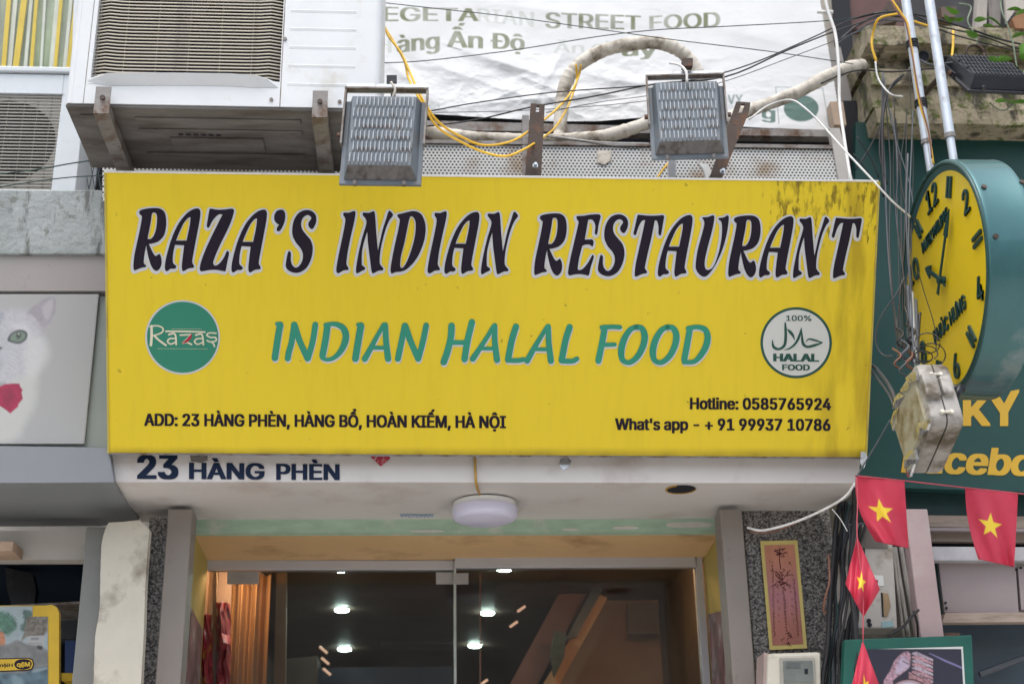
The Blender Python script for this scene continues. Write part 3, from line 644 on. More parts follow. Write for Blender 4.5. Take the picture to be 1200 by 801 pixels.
st(690,365,B_,58,[(948,162),(925,290),(895,450)]); st(690,365,B_,55,[(930,156,42),(1020,144,44),(1090,168,54),(1115,235,60),(1098,325,60),(1045,415,54),(985,468,44),(892,474,40)])
ink, halo = MB(), MB()
for i, (p, w_) in enumerate(ST):
    stroke_px(ink, p, w_, S, .0022+i*.00002); stroke_px(halo, [(q[0]+.7, q[1]+2.1)+tuple(q[2:]) for q in p], w_, S, .0010+i*.00002)
ink.build('subtitle_lettering', MAT['green'], root); halo.build('subtitle_shadow', MAT['halo2'], root)
mb = MB(); text_px(mb, 'ADD: 23 HÀNG PHÈN, HÀNG BỔ, HOÀN KIẾM, HÀ NỘI', 168.8, 593, 484.6, 498.4, 487.4, 501.2, S, .036, lift=.0012, res=2); mb.build('address_lettering', MAT['ink'], root)
mb = MB(); text_px(mb, 'Hotline: 0585765924', 808.5, 974.2, 466, 479, 466.8, 480, S, .036, lift=.0012, res=2); mb.build('phone_lettering', MAT['ink'], root); mb = MB()
text_px(mb, "What's app - + 91 99937 10786", 720.8, 973.4, 490.2, 503.2, 491, 504.2, S, .036, lift=.0012, res=2); mb.build('phone_lettering', MAT['ink'], root)
# logo with the restaurant's name
mb = MB(); poly_px(mb, [disc_loop(213.9, 395.1, 43.9, 43.6)], S, .0010); lg = mb.build('logo_badge', MAT['halo'], root)
mb = MB(); poly_px(mb, [disc_loop(214, 395, 41.8, 41.5)], S, .0020); mb.build('logo_disc', MAT['logo_green'], lg)
mb = MB(); Z = 7.283; k = 0
LS = [([(127,305),(128,390),(122,468)],22),([(112,308),(180,303),(225,325),(212,362),(135,390)],13),([(150,385),(190,425),(250,468)],17),([(250,350),(420,351),(582,356)],14),
 ([(275,378),(318,368),(334,395),(338,462)],15),([(334,412),(285,412),(264,436),(292,458),(336,440)],13),([(372,382),(465,378)],13),([(465,380),(395,448)],12),([(392,450),(430,445),(470,462)],13),
 ([(505,382),(548,372),(564,398),(570,464)],15),([(564,412),(515,414),(494,438),(522,460),(566,442)],13),([(678,366),(620,364),(600,382),(632,402),(672,402),(678,430),(630,440),(602,428)],13),([(640,440),(660,462),(664,480)],12)]
for i, (p, w_) in enumerate(LS): stroke_px(mb, conv(p, 160, 340, Z), w_/Z, S, .0030+i*.00002)
for yy, xa, xb in ((329, 300, 550), (497, 180, 605)):
    x = xa
    while x < xb: stroke_px(mb, conv([(x, yy+(4 if yy > 400 else 0)*(x-xa)/(xb-xa)), (x+8, yy+1)], 160, 340, Z), 3.4/Z, S, .003, cap=False); x += 13
mb.build('logo_name', MAT['cream'], lg)
mb = MB(); stroke_px(mb, conv([(470,376,8),(455,402,24),(425,434,22),(388,450,5)], 160, 340, Z), 3, S, .0036); mb.build('chili', MAT['red'], lg)
# halal emblem
mb = MB(); poly_px(mb, [disc_loop(933.1, 401.4, 41.9, 41.6)], S, .0010); hg = mb.build('halal_badge', MAT['halal_green'], root)
mb = MB(); poly_px(mb, [disc_loop(933.1, 401.4, 38.9, 38.6)], S, .0020); mb.build('emblem_disc', MAT['halal_white'], hg)
mb = MB(); H = 8.009
HS = [([(322,228,16),(326,290,24),(326,380,26),(312,440,26),(262,472,22),(215,452,26),(203,405,12),(208,385,5)],20),([(345,288,10),(370,312,28),(395,345,22),(410,385,6)],20),
 ([(474,270,5),(458,340,22),(425,410,22),(370,462,16),(315,478,5)],18),([(474,272,4),(480,350,18),(490,420,26),(530,450,22),(600,435,24),(668,414,10)],20),([(515,405,5),(545,378,14),(592,386,18),(668,410,10)],14)]
for i, (p, w_) in enumerate(HS): stroke_px(mb, conv(p, 880, 350, H), w_/H, S, .0030+i*.00002)
text_px(mb, '100%', 880+330/H, 880+568/H, 350+157/H, 350+206/H, 350+158/H, 350+208/H, S, .02, lift=.003)
text_px(mb, 'HALAL', 880+209/H, 880+641/H, 350+516/H, 350+583/H, 350+518/H, 350+588/H, S, .05, lift=.003)
text_px(mb, 'FOOD', 880+293/H, 880+554/H, 350+616/H, 350+668/H, 350+618/H, 350+670/H, S, .035, lift=.003)
mb.build('emblem_lettering', MAT['halal_green'], hg)
for (x, y) in ((1018, 540),):
    slab('torn_foil', [(1009, 505+24), (1014, 529), (1017, 536), (1013, 548), (1008, 541)], 4.88, .01, MAT['foil'], None, label='small silver tape tab on the lower right corner of the yellow sign', cat='tape')

# ------------------------------------------------------------------ perforated hoarding behind the sign top
YP = 4.88
pf = thing('perforated_panel', 'long white perforated metal sheet standing behind the top of the yellow sign', 'metal panel', PY(740, 220, YP))
slab('mesh_sheet', [(120, 190), (400, 165), (505, 165), (640, 171), (760, 172), (940, 171), (985, 176), (994, 235), (120, 235)], YP, .004, MAT['perf'], pf)
slab('end_frame', [(972, 150), (984, 150), (1000, 212), (1000, 228), (986, 228)], YP-.012, .03, MAT['boxgrey'], pf)
slab('top_rail', [(497, 163.5), (985, 170), (985, 174), (497, 167.5)], YP-.01, .03, MAT['steel_dirty'], pf)
slab('middle_post', [(612, 135), (620, 135), (620, 225), (612, 225)], YP-.008, .03, MAT['steel_dirty'], pf)
slab('plaster_patch', [(700, 176), (716, 176), (716, 188), (708, 193), (700, 190)], YP-.006, .004, MAT['conduit'], pf)
# timber / steel rails in the dark gap
mb = MB(); mb.prism([PY(x, y, 5.3) for x, y in rect(430, 118, 1010, 240)], (0, .06, 0)); mb.build('gap_backing', MAT['dark'], kind='structure')
slab('steel_rail', [(498, 141), (762, 148), (762, 156), (498, 152)], 5.2, .05, MAT['steel_dirty'], None, label='grimy steel rail in the dark gap left under the white banner', cat='rail')
slab('steel_rail', [(762, 148), (975, 152), (975, 160), (762, 157)], 5.2, .05, MAT['steel_dirty'], None, label='grimy steel rail in the dark gap right of the middle floodlight under the banner', cat='rail')
slab('steel_prop', [(958, 55), (985, 55), (1004, 142), (985, 150), (970, 110)], 5.36, .12, MAT['greybeam'], None, label='grey mortar pier at the right edge of the white banner', cat='pier')
slab('wood_block', [(973, 119), (988, 119), (992, 146), (978, 146)], 5.15, .06, M('pale timber', (.42, .32, .24), .7), None, label='small pale timber block beside the lower right corner of the banner', cat='block')

# ------------------------------------------------------------------ banner
YB = 5.22
CREASE = [(545, 60, 660, 95, 16, .030), (505, 75, 640, 120, 12, .014), (560, 105, 640, 75, 9, -.012), (600, 85, 690, 120, 10, .016), (540, 125, 700, 108, 9, .016), (700, 90, 860, 118, 13, .016), (690, 120, 780, 104, 8, -.012),
  (452, 70, 520, 128, 12, .012), (470, 60, 505, 105, 8, -.008), (620, 130, 660, 60, 9, .012), (700, 72, 760, 92, 10, -.010), (760, 130, 840, 122, 7, .010), (800, 20, 950, 60, 22, .008), (560, 0, 760, 30, 18, .008), (575, 118, 612, 102, 6, .010), (640, 112, 668, 128, 5, .009), (715, 128, 745, 116, 5, .009)]
def wr(x, y):
    x = np.asarray(x, float); y = np.asarray(y, float)
    n1 = vnoise(x, y, .012, 1, 3)-.5; fine = np.abs(vnoise(x+y*.7, y*1.8-x*.3, .035, 2, 4)-.5)
    k = np.clip((y-55)/60, 0, 1)*np.exp(-((x-660)/190)**2)
    cr = np.zeros(x.shape)
    for (ax, ay, bx, by, w_, h) in CREASE:
        ex_, ey_ = bx-ax, by-ay; t = np.clip(((x-ax)*ex_+(y-ay)*ey_)/(ex_*ex_+ey_*ey_), 0, 1); d_ = np.hypot(x-ax-t*ex_, y-ay-t*ey_)
        side = np.where((x-ax)*ey_-(y-ay)*ex_ > 0, 1.0, .45)          # steeper on one flank, like a fold
        cr = cr+h*.5*np.exp(-(d_/(w_*side))**1.5)*np.sin(np.pi*(.12+.76*t))
    return .012*n1+cr-.018*k*fine-.003*fine
def botb(x): 
    pts = [(432, 128), (500, 133), (560, 137), (640, 142), (700, 142), (760, 137), (830, 146), (900, 150), (988, 153)]
    for a, b in zip(pts, pts[1:]):
        if x <= b[0]: return a[1]+(b[1]-a[1])*(x-a[0])/(b[0]-a[0])
    return 153
bn = thing('banner', 'creased white tarpaulin banner with faded olive letters hung above the yellow sign', 'banner', PY(700, 150, YB))
pb = Print(436, 990, -50, 156, .8, (.69, .70, .705))
pb.C *= (1-.06*np.clip(vnoise(pb.X, pb.Y, .03, 6)*3-1.6, 0, 1))[..., None]
OL = (.15, .17, .085); PL = (.38, .42, .36)
for a_ in (('EGETA', 450, 560, 8, 25, 10, 25), ('STREET', 640, 750, 14.5, 33, 18.5, 35), ('FOOD', 762, 843, 19, 34.5, 14, 32)): pb.text(*a_, OL, 1, .028, .5)
for a_ in (('àng', 466, 514, 42, 62, 38, 57), ('Ấn', 525, 565, 36, 55, 38, 57), ('Độ', 576, 614, 38.5, 57, 41, 59), ('ay', 730, 769, 50, 66, 50, 65)): pb.text(*a_, OL, 1, .034, .45)
for a_ in (('RIAN', 560, 625, 10, 25, 14, 32), ('-', 625, 634, 56, 70, 56, 70), ('Ăn', 649, 684, 50, 62, 50, 62), ('ch', 694, 722, 48, 62, 48, 63), ('Hà Nội', 460, 515, 117, 126, 121, 128)): pb.text(*a_, PL, .5, .02, .3)
pb.text('H', 440, 458, 44, 62, 44, 62, PL, .5, .02)
DG = (.05, .13, .105)
pb.lay(disc_loop(939, 127, 20.5, 15.5, 40), DG, .6, .95, smooth=False)
for q_ in (((909, 101.6), (964, 102.6), (964, 103.6), (909, 102.6)), ((908.5, 102), (909.6, 102), (913.6, 146), (912.4, 146)), ((963.5, 103), (964.6, 103), (972.6, 149), (971.4, 149))): pb.lay(list(q_), DG, .45, .6, smooth=False)
pb.text('g', 893, 908, 125, 139, 126, 140, DG, .9, .04); pb.text('V', 853, 861, 111, 122, 111, 122, DG, .7, .03); pb.text('Y', 862, 870, 111, 122, 111, 122, DG, .7, .03)
wd_ = wr(pb.X, pb.Y)
kx = pb.X.ravel(); ky = pb.Y.ravel(); kw = wd_.ravel()
vs = [PY(x, min(y, botb(x)), YB-q) for x, y, q in zip(kx, ky, kw)]
n_ = pb.nx+1; edge_r = lambda y: 952+(y+50)*.172; edge_l = lambda y: 446-(y+50)*.075
fs = [(j*n_+i, j*n_+i+1, (j+1)*n_+i+1, (j+1)*n_+i) for j in range(pb.ny) for i in range(pb.nx) if edge_l(pb.Y[j, i]) < pb.X[j, i] < edge_r(pb.Y[j, i]) and pb.Y[j, i] < botb(pb.X[j, i])]
o = MB().add(vs, fs).build('sheet', MAT['print'], bn, smooth=True); at = o.data.color_attributes.new('Col', 'FLOAT_COLOR', 'POINT')
at.data.foreach_set('color', np.concatenate([np.clip(pb.C, 0, 1), np.ones(pb.X.shape+(1,))], -1).ravel().astype(np.float32))
bm = bmesh.new(); bm.from_mesh(o.data); bmesh.ops.delete(bm, geom=[v for v in bm.verts if not v.link_faces], context='VERTS'); bm.to_mesh(o.data); bm.free()

# ------------------------------------------------------------------ big air conditioner
YA = 4.2
a0 = PY(83, 121.5, YA); a1 = PY(438, 126, YA); AX0, AX1, AZ = a0.x, a1.x, (a0.z+a1.z)/2; AD = .415; AH = .82
ac = thing('air_conditioner', 'large white air conditioner outdoor unit on brackets above the left of the yellow sign', 'air conditioner', ((AX0+AX1)/2, YA+AD/2, AZ))
onA = lambda x, y, l=0: PY(x, y, YA-l)
gxl = PY(104, 110, YA).x; gxr = PY(327, 110, YA).x; gz0 = PY(215, 94, YA).z; gz1 = AZ+AH-.06
mb = MB(); F = .05
mb.box(AX0, AX1, YA+F, YA+AD, AZ, AZ+AH)
mb.box(AX0, gxl, YA, YA+F, AZ, AZ+AH); mb.box(gxr, AX1, YA, YA+F, AZ, AZ+AH); mb.box(gxl, gxr, YA, YA+F, AZ, gz0); mb.box(gxl, gxr, YA, YA+F, gz1, AZ+AH)
mb.build('casing', MAT['ac_white'], ac)
# rounded left and right corners
for xx, s in ((AX0, -1), (AX1, 1)):
    mb = MB(); pts = [V((xx, YA+.03, AZ))]+[V((xx+s*.0, YA+.03, AZ))]
    prof = [V((xx, YA-.001, 0))]+[V((xx+s*.022*math.sin(a), YA+.022-.023*math.cos(a), 0)) for a in [i*math.pi/16 for i in range(9)]]+[V((xx+s*.022, YA+AD-.03, 0)), V((xx, YA+AD-.01, 0))]
    mb.prism([p+V((0, 0, AZ+.001)) for p in prof], (0, 0, AH-.002)); mb.build('corner_cover', MAT['ac_white'], ac, smooth='auto')
MB().box(gxl+.004, gxr-.004, YA+F-.004, YA+F-.001, gz0, gz1).build('grille_backing', MAT['dark'], ac)
# fan behind the grille
fc = V(((gxl+gxr)/2, YA+F-.006, (gz0+gz1)/2))
mb = MB()
for k in range(3):
    a = k*2.094; pts = [fc+V((math.cos(a+t)*q, -.012-.01*math.sin(t*3), math.sin(a+t)*q)) for q, t in ((.05, 0), (.27, -.15), (.29, .2), (.27, .55), (.05, .6))]
    mb.prism(pts, (0, .004, 0))
mb.cyl(fc+V((0, -.02, 0)), fc, .06, n=20); mb.build('fan', MAT['black'], ac)
# lip under the grille
mb = MB(); pr = []
lip = [(102, 97, 0), (112, 93.5, .4), (128, 91, 1), (200, 90.5, 1), (270, 91.5, 1), (300, 93.5, 1), (314, 96.5, .6), (326, 101.5, 0)]
top_ = [PY(x, 88 if 112 < x < 310 else y-4, YA-.001) for x, y, _ in lip]; mid = [PY(x, y-1.0, YA)+V((0, -.024*l, 0)) for x, y, l in lip]; bo = [PY(x, y+8.5*l+1, YA-.001) for x, y, l in lip]
vs = top_+mid+bo; n = len(lip); mb.add(vs, [(r_*n+i, r_*n+i+1, (r_+1)*n+i+1, (r_+1)*n+i) for r_ in range(2) for i in range(n-1)]); mb.build('grille_lip', MAT['ac_white'], ac, smooth=False)
# grille slats: one mesh, shared
sp = .0136; ns = int((gz1-gz0)/sp); wl = gxr-gxl
def slatmesh():
    m_ = MB(); path = []
    for i in range(17):
        t = i/16; e = min(t, 1-t)*wl; dz = .018*(1-min(1, e/.11))**2; dy = .020*(1-min(1, e/.03))**2
        path.append(V((gxl+t*wl, YA+.004+dy, gz0+dz*.6)))
    vs = []
    for p in path: vs += [p+V((0, 0, 0)), p+V((0, .006, .0012)), p+V((0, .006, .0050)), p+V((0, .0, .0042))]
    fs = [(i*4+k, i*4+(k+1) % 4, (i+1)*4+(k+1) % 4, (i+1)*4+k) for i in range(16) for k in range(4)]
    return m_.add(vs, fs)
s0 = slatmesh().build('grille_slat', MAT['slat'], ac)
for i in range(1, ns):
    o = s0.copy(); sc.collection.objects.link(o); o.parent = ac; o.location = s0.location+V((0, 0, i*sp))
for t in (.16, .33, .5, .67, .84):
    x = gxl+wl*t; MB().box(x-.0009, x+.0009, YA+.0125, YA+.017, gz0, gz1).build('grille_rib', MAT['slat'], ac)
# seams, grooves, screws
mb = MB(); 
xs = PY(97, 120, YA).x; mb.box(xs, xs+.0025, YA-.0006, YA+.001, AZ, AZ+AH); mb.build('panel_seam', MAT['steel_dirty'], ac); mb = MB(); xs = PY(327.6, 118, YA).x; mb.box(xs, xs+.0035, YA-.0006, YA+.001, AZ, AZ+AH)
mb.build('panel_seam', MAT['steel_dirty'], ac)
pxl = PY(338, 80, YA).x; pxr = PY(416, 80, YA).x
gm = MB().box(pxl, pxr, YA-.0022, YA+.001, -.0014, .0014)
for i in range(-14, 9):
    z = PY(380, 101.5, YA).z-(-i)*0
for i in range(0, 10):
    z = PY(380, 101.5, YA).z+i*.0745
    if z > AZ+AH-.03: break
    mb = MB(); mb.add([(pxl, YA-.0004, z), (pxr, YA-.0004, z), (pxr, YA-.0018, z+.010), (pxl, YA-.0018, z+.010), (pxr, YA-.0004, z+.012), (pxl, YA-.0004, z+.012)], [(0, 1, 2, 3), (3, 2, 4, 5), (1, 4, 2), (0, 3, 5)])
    mb.build('pressed_groove', MAT['ac_white'], ac)
for x, y in ((318, 117), (398, 119.5), (334, 46)):
    p = PY(x, y, YA); MB().cyl(p+V((0, .002, 0)), p+V((0, -.005, 0)), .0065, n=10).build('screw', MAT['steel_dirty'], ac)
# base pan with pressed ribs
MB().box(AX0-.018, AX1+.018, YA+.004, YA+AD+.01, AZ-.012, AZ-.0005).build('base_pan', MAT['pan'], ac, bevel=.003)
mb = MB()
for y0_, y1_, h in ((.06, .085, .007), (.135, .16, .006), (.30, .325, .007)): mb.box(AX0+.2, AX1-.25, YA+y0_, YA+y1_, AZ-.012-h, AZ-.0122)
mb.box(AX0+.02, AX0+.10, YA+.05, YA+.36, AZ-.018, AZ-.0122); mb.box(AX0+.30, AX0+.62, YA+.19, YA+.27, AZ-.022, AZ-.0122)
mb.build('pressed_rib', MAT['pan'], ac, bevel=.003)
for i in range(6):
    x = AX0+.33+i*.026; MB().box(x, x+.016, YA+.165, YA+.180, AZ-.0135, AZ-.0121).build('drain_slot', MAT['dark'], ac)
# two arms
def arm(px, wpx, label):
    xm = PY(px, 121, YA).x; wd = wpx*.003/2; t = .004
    r_ = thing('mounting_arm', label, 'bracket', (xm, YA, AZ-.05), group='steel arms carrying the big air conditioner')
    z1 = AZ-.0245; z0 = z1-.036
    mb = MB().box(xm-wd, xm+wd, YA-.035, YB+.4, z0, z0+t); mb.build('web', MAT['steel_dirty'], r_)
    for s in (-1, 1):
        a, b = sorted((xm+s*wd, xm+s*(wd-t))); MB().box(a, b, YA-.035, YB+.4, z0+t, z1).build('flange', MAT['steel_dirty'], r_)
    MB().box(xm-wd, xm+wd, YA-.038, YA-.0345, z0, AZ+.042).build('end_plate', MAT['steel_dirty'], r_)
    MB().cyl((xm, YA-.045, AZ-.002), (xm, YA-.036, AZ-.002), .009, n=6).build('bolt', MAT['rust'], r_)
arm(123, 17, 'steel arm under the left end of the big air conditioner')
arm(376, 17, 'steel arm under the right end of the big air conditioner')

# ------------------------------------------------------------------ second air conditioner and window, far left
Y2 = 5.05
u = thing('air_conditioner', 'smaller grey air conditioner outdoor unit behind the large one at the left edge', 'air conditioner', PY(40, 222, Y2))
ux0 = PY(-60, 160, Y2).x; ux1 = PY(95, 160, Y2).x; uz0 = PY(50, 224, Y2).z; uz1 = PY(50, 87, Y2).z
hx0 = PY(-52, 160, Y2).x; hx1 = PY(67, 160, Y2).x; hz0 = PY(40, 222, Y2).z; hz1 = PY(40, 110, Y2).z
mb = MB(); mb.box(ux0, ux1, Y2+.05, Y2+.3, uz0, uz1); mb.box(ux0, hx0, Y2, Y2+.05, uz0, uz1); mb.box(hx1, ux1, Y2, Y2+.05, uz0, uz1); mb.box(hx0, hx1, Y2, Y2+.05, hz1, uz1); mb.box(hx0, hx1, Y2, Y2+.05, uz0, hz0)
mcas = M('weathered white casing', (.55, .59, .62), .5, var=.05, dirt=(.36, .36, .34), damt=.15); mb.build('casing', mcas, u, bevel=.006)
MB().box(ux0-.01, ux1+.012, Y2-.012, Y2+.31, uz1+.004, uz1+.03).build('lid', mcas, u, bevel=.006)
MB().box(hx0, hx1, Y2+.018, Y2+.022, hz0, hz1).build('fan_plate', M('plate behind grille', (.50, .48, .43), .6), u)
c = PY(4, 166, Y2+.0165); rr_ = (PY(65, 166, Y2)-PY(4, 166, Y2)).length
mb = MB(); mb.add([V((c.x+rr_*math.cos(a*math.pi/24), Y2+.0172, c.z+rr_*.93*math.sin(a*math.pi/24))) for a in range(48)], [tuple(range(48))]); mb.build('fan_opening', MAT['dark'], u)
mb = MB()
for k_ in range(3):
    a = .5+k_*2.094; mb.prism([c+V((math.cos(a+t)*q, -.004, math.sin(a+t)*q)) for q, t in ((.04, 0), (.15, -.1), (.165, .3), (.04, .5))], (0, .002, 0))
mb.build('fan', MAT['black'], u)
s1 = MB().box(hx0, hx1, Y2+.004, Y2+.009, hz0+.001, hz0+.0055).build('grille_slat', M('aged grille slat', (.36, .345, .31), .5, var=.1), u)
n_ = int((hz1-hz0)/.0150)
for i in range(1, n_+1):
    o = s1.copy(); sc.collection.objects.link(o); o.parent = u; o.location = s1.location+V((0, 0, i*.0150))
for px_ in (3, 22, 38, 54): x = PY(px_, 166, Y2).x; MB().box(x-.0012, x+.0012, Y2+.012, Y2+.016, hz0, hz1).build('grille_rib', s1.data.materials[0], u)
MB().box(hx0-.006, hx1+.006, Y2-.004, Y2-.0005, hz1, hz1+.006).build('grille_frame', mcas, u)
# window above it
Y3 = 5.2
wn = thing('window', 'window in pale frame with yellow striped blind at the top left corner', 'window', PY(40, 86, Y3))
slab('sill_frame', [(-30, 84), (103, 81), (103, 97), (-30, 104)], Y3-.05, .06, mcas, wn, bevel=.004)
slab('side_frame', [(88, -40), (102, -40), (88, 96), (83, 96)], Y3-.03, .05, mcas, wn)
slab('backing', rect(-60, -60, 100, 88), Y3+.045, .02, M('green grey reflection glass', (.45, .52, .33), .25, var=.4, scale=5, stretch=(2, 1, .7), dirt=(.42, .43, .40), damt=.55, dscale=4, dstretch=(3, 1, .4), bump=0), wn)
for k_, (xa, xb, wd) in enumerate(((9, 1, 5), (27, 14, 7), (42, 34, 4), (71, 62, 4), (89, 77, 6), (-8, -14, 6))):
    slab('blind_strip', [(xa, -20), (xa+wd, -20), (xb+wd, 83), (xb, 83)], Y3+.015, .008, M('yellow blind strip', (.90, .62, .03), .5, var=.12) if k_ == 0 else bpy.data.materials['yellow blind strip'], wn)
for k_, (xa, xb, wd) in enumerate(((17, 8, 5), (36, 27, 4), (52, 46, 3), (66, 57, 5), (83, 73, 4))):
    slab('pale_strip', [(xa, -20), (xa+wd, -20), (xb+wd, 83), (xb, 83)], Y3+.03, .008, M('pale blind strip', (.80, .82, .76), .4, var=.15) if k_ == 0 else bpy.data.materials['pale blind strip'], wn)
slab('window_glass', rect(-60, -60, 88, 83), Y3, .004, MAT['glass_up'], wn)
# dark slot right of the small unit with lattice
slab('dark_slot', rect(88, 100, 135, 226), 5.4, .02, MAT['dark'], None, kind='structure')
mb = MB()
for i in range(5): mb.tube([PY(92+i*7, 150, 5.2), PY(104+i*7, 222, 5.2)], .002, 5, 1); mb.tube([PY(106+i*7, 150, 5.21), PY(90+i*7, 222, 5.21)], .002, 5, 1)
tag(mb.build('wire_lattice', MAT['greycable']), 'dark wire lattice in the gap beside the small air conditioner', 'lattice')

# ------------------------------------------------------------------ left neighbour
YL = 4.92
slab('concrete_beam', [(-80, 223), (124.5, 222), (126.5, 298), (-80, 298)], YL, .5, MAT['beam'], None, bevel=.01, label='stained pale concrete beam left of the yellow sign', cat='beam')
slab('grey_ledge', [(-80, 299), (127, 298), (127, 341), (-80, 341)], YL+.012, .45, MAT['greybeam'], None, bevel=.006, label='smooth grey rendered ledge just over the cat poster', cat='ledge')
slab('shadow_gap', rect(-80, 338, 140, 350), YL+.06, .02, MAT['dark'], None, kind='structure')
lb = thing('sign_box', 'grey composite sign box of the neighbouring shop carrying the cat poster', 'sign box', PY(50, 565, YL))
slab('back_panel', [(-80, 347), (126, 347), (131, 524), (-80, 521)], YL+.03, .02, MAT['sidegrey'], lb)
slab('fascia', [(-80, 521), (127, 524), (134, 565), (-80, 566)], YL-.01, .05, MAT['greypanel'], lb, bevel=.003)
LZ = PY(50, 565.5, YL-.01).z
slabz('underside', [(-80, 566.5), (134, 566), (148, 590), (163, 609), (118, 616), (-80, 617)], LZ, .012, MAT['greypanel_d'], lb)
po = thing('cat_poster', 'pale poster of a white cat with green eye and crimson bow', 'poster', PY(50, 520, YL))
onP = lambda x, y, l=0: PY(x, y, YL+.012-l)
slab('sheet', [(-70, 344.5), (115.5, 344.5), (98.5, 519.5), (-70, 519.5)], YL+.012, .01, MAT['poster'], po)
def cp(l): return [(p[0]/4.216, p[1]/4.216+340) for p in l]
pr_ = Print(-70, 116, 344.5, 519.5, 1.0, (.36, .365, .365))
pr_.C *= (1-.05*(pr_.Y-344)/175)[..., None]*np.array((1, 1, 1))+.05*((pr_.Y-344)/175)[..., None]*np.array((.9, 1.05, 1.1))
pr_.lay(cp([(-200, 380), (60, 400), (175, 330), (185, 420), (175, 560), (120, 660), (60, 745), (-200, 745)]), (.50, .51, .49), 7, .8, nz=.05, ns=.1, warp=4)
pr_.lay(cp([(-200, 130), (0, 105), (80, 97), (150, 112), (195, 170), (215, 250), (200, 330), (150, 400), (80, 440), (0, 470), (-200, 480)]), (.44, .44, .48), 7, .9, nz=.18, ns=.35, warp=5)
pr_.lay(cp([(-200, 200), (20, 190), (60, 300), (40, 380), (-60, 420), (-200, 420)]), (.40, .42, .455), 8, .5, nz=.2, ns=.3, warp=4)
pr_.lay(cp([(130, 250), (215, 240), (240, 320), (190, 400), (130, 420)]), (.55, .56, .56), 8, .7)
pr_.lay(cp([(130, 112), (175, 72), (225, 40), (258, 31), (273, 48), (272, 100), (252, 150), (222, 180), (200, 170), (165, 128)]), (.30, .275, .32), 1.6, .85, nz=.16, ns=.5, warp=3)
pr_.lay(cp([(210, 80), (250, 45), (262, 60), (255, 110), (235, 150), (215, 130)]), (.47, .45, .48), 3, .6)
pr_.lay(cp([(205, 150), (225, 150), (232, 185), (212, 215), (205, 190)]), (.36, .34, .38), 2.5, .6, warp=3)
pr_.lay(cp([(-20, 110), (4, 106), (22, 112), (8, 150), (-12, 190), (-25, 170)]), (.30, .31, .36), 2.5, .8, warp=4)
pr_.lay(cp([(60, 170), (120, 165), (150, 200), (140, 240), (60, 180)]), (.57, .58, .60), 4, .6)
pr_.lay(cp([(36, 246), (52, 214), (88, 195), (122, 199), (136, 218), (126, 246), (96, 264), (60, 259)]), (.05, .055, .06), .9, .95)
pr_.lay(cp([(50, 240), (64, 215), (92, 204), (117, 208), (125, 220), (118, 240), (94, 254), (65, 251)]), (.15, .21, .165), 1.2, 1, nz=.3, ns=.6)
pr_.lay(cp([(82, 210), (100, 210), (104, 226), (94, 238), (80, 232)]), (.03, .04, .04), 1.4, .8)
pr_.lay(cp([(88, 214), (94, 212), (96, 218), (90, 220)]), (.6, .62, .62), .6, .7)
pr_.lay(cp([(-10, 278), (6, 280), (11, 287), (-10, 296)]), (.06, .06, .07), 1, .9)
pr_.lay(cp([(-30, 300), (5, 330), (10, 380), (-30, 400)]), (.33, .36, .38), 4, .6, warp=4)
for i_ in range(5): pr_.lay(cp([(10, 300+i_*14), (60, 305+i_*20), (100, 330+i_*24), (60, 308+i_*20)]), (.60, .61, .62), .5, .5)
pr_.lay(cp([(-60, 455), (0, 450), (30, 460), (0, 478), (-60, 480)]), (.26, .28, .29), 2.5, .7)
pr_.lay(cp([(-60, 486), (0, 474), (20, 464), (60, 460), (95, 460), (100, 476), (112, 492), (106, 505), (113, 535), (92, 560), (88, 575), (50, 608), (28, 590), (-10, 565), (-60, 540)]), (.32, .012, .06), .8, 1, smooth=False, nz=.25, ns=.25)
pr_.lay(cp([(20, 500), (60, 490), (70, 540), (40, 570), (10, 540)]), (.20, .008, .04), 4, .6)
XR = lambda y: 115.5-17*(y-344.5)/175-1.0
pr_.C *= .84
pr_.build('printed_cat', lambda x, y, l=0: onP(min(x, XR(y)), y, l), .0012, po)
# lower left shop front
slab('header_board', [(-60, 622), (101, 621), (99, 655), (-60, 655)], 5.35, .08, M('cream header board', (.50, .48, .45), .7, var=.06, dirt=(.36, .33, .3), damt=.2), None, label='cream header board over the left shop window', cat='board')
slab('timber_stub', [(-20, 634), (16, 634), (14, 645), (-20, 646)], 5.2, .14, M('stub timber', (.42, .30, .22), .7), None, label='short timber stub poking out by the left edge', cat='timber')
def vcol(name, x0, x1, yref, ytop, Y, depth, m, label, cat='column', xt=None):
    a = PY(x0, yref, Y).x; b = PY(x1, yref, Y).x; t = PY((x0+x1)/2, ytop, Y).z
    return MB().box(a, b, Y, Y+depth, .14, t).build(name, m, None, bevel=.004, label=label, cat=cat)
vcol('steel_post', 93.5, 121, 700, 617, 5.22, .08, MAT['greypost'], 'grey steel post left of the chipped white plaster pillar', 'post')
# plaster pillar with ragged edge
pl = []; rr = random.Random(5)
Lp = [(127, 612), (121, 626), (118, 650), (117.5, 680), (116, 720), (112, 740), (110.5, 770), (109.5, 801), (107, 880), (100, 1100)]
Rp = [(85+60, 1100), (152, 900), (165, 801), (168.5, 740), (170, 690), (173, 640), (175, 620), (162, 609), (145, 611)]
pts = [(x+rr.uniform(-.3, .3), y) for x, y in [(q.x, q.y) for q in spline([V((*p, 0)) for p in Lp], 4)]]+Rp
slab('plaster_pillar', pts, 5.16, .05, MAT['plaster'], None, label='chipped white plaster pillar at the left of the shop door', cat='pillar')
vcol('granite_strip', 166, 195, 720, 606, 5.30, .1, MAT['granite'], 'speckled grey granite strip between the white pillar and the taupe column', 'cladding')
vcol('steel_column', 188.8, 218, 705, 596, 5.24, .12, MAT['taupe'], 'taupe steel column at the left side of the shop door')
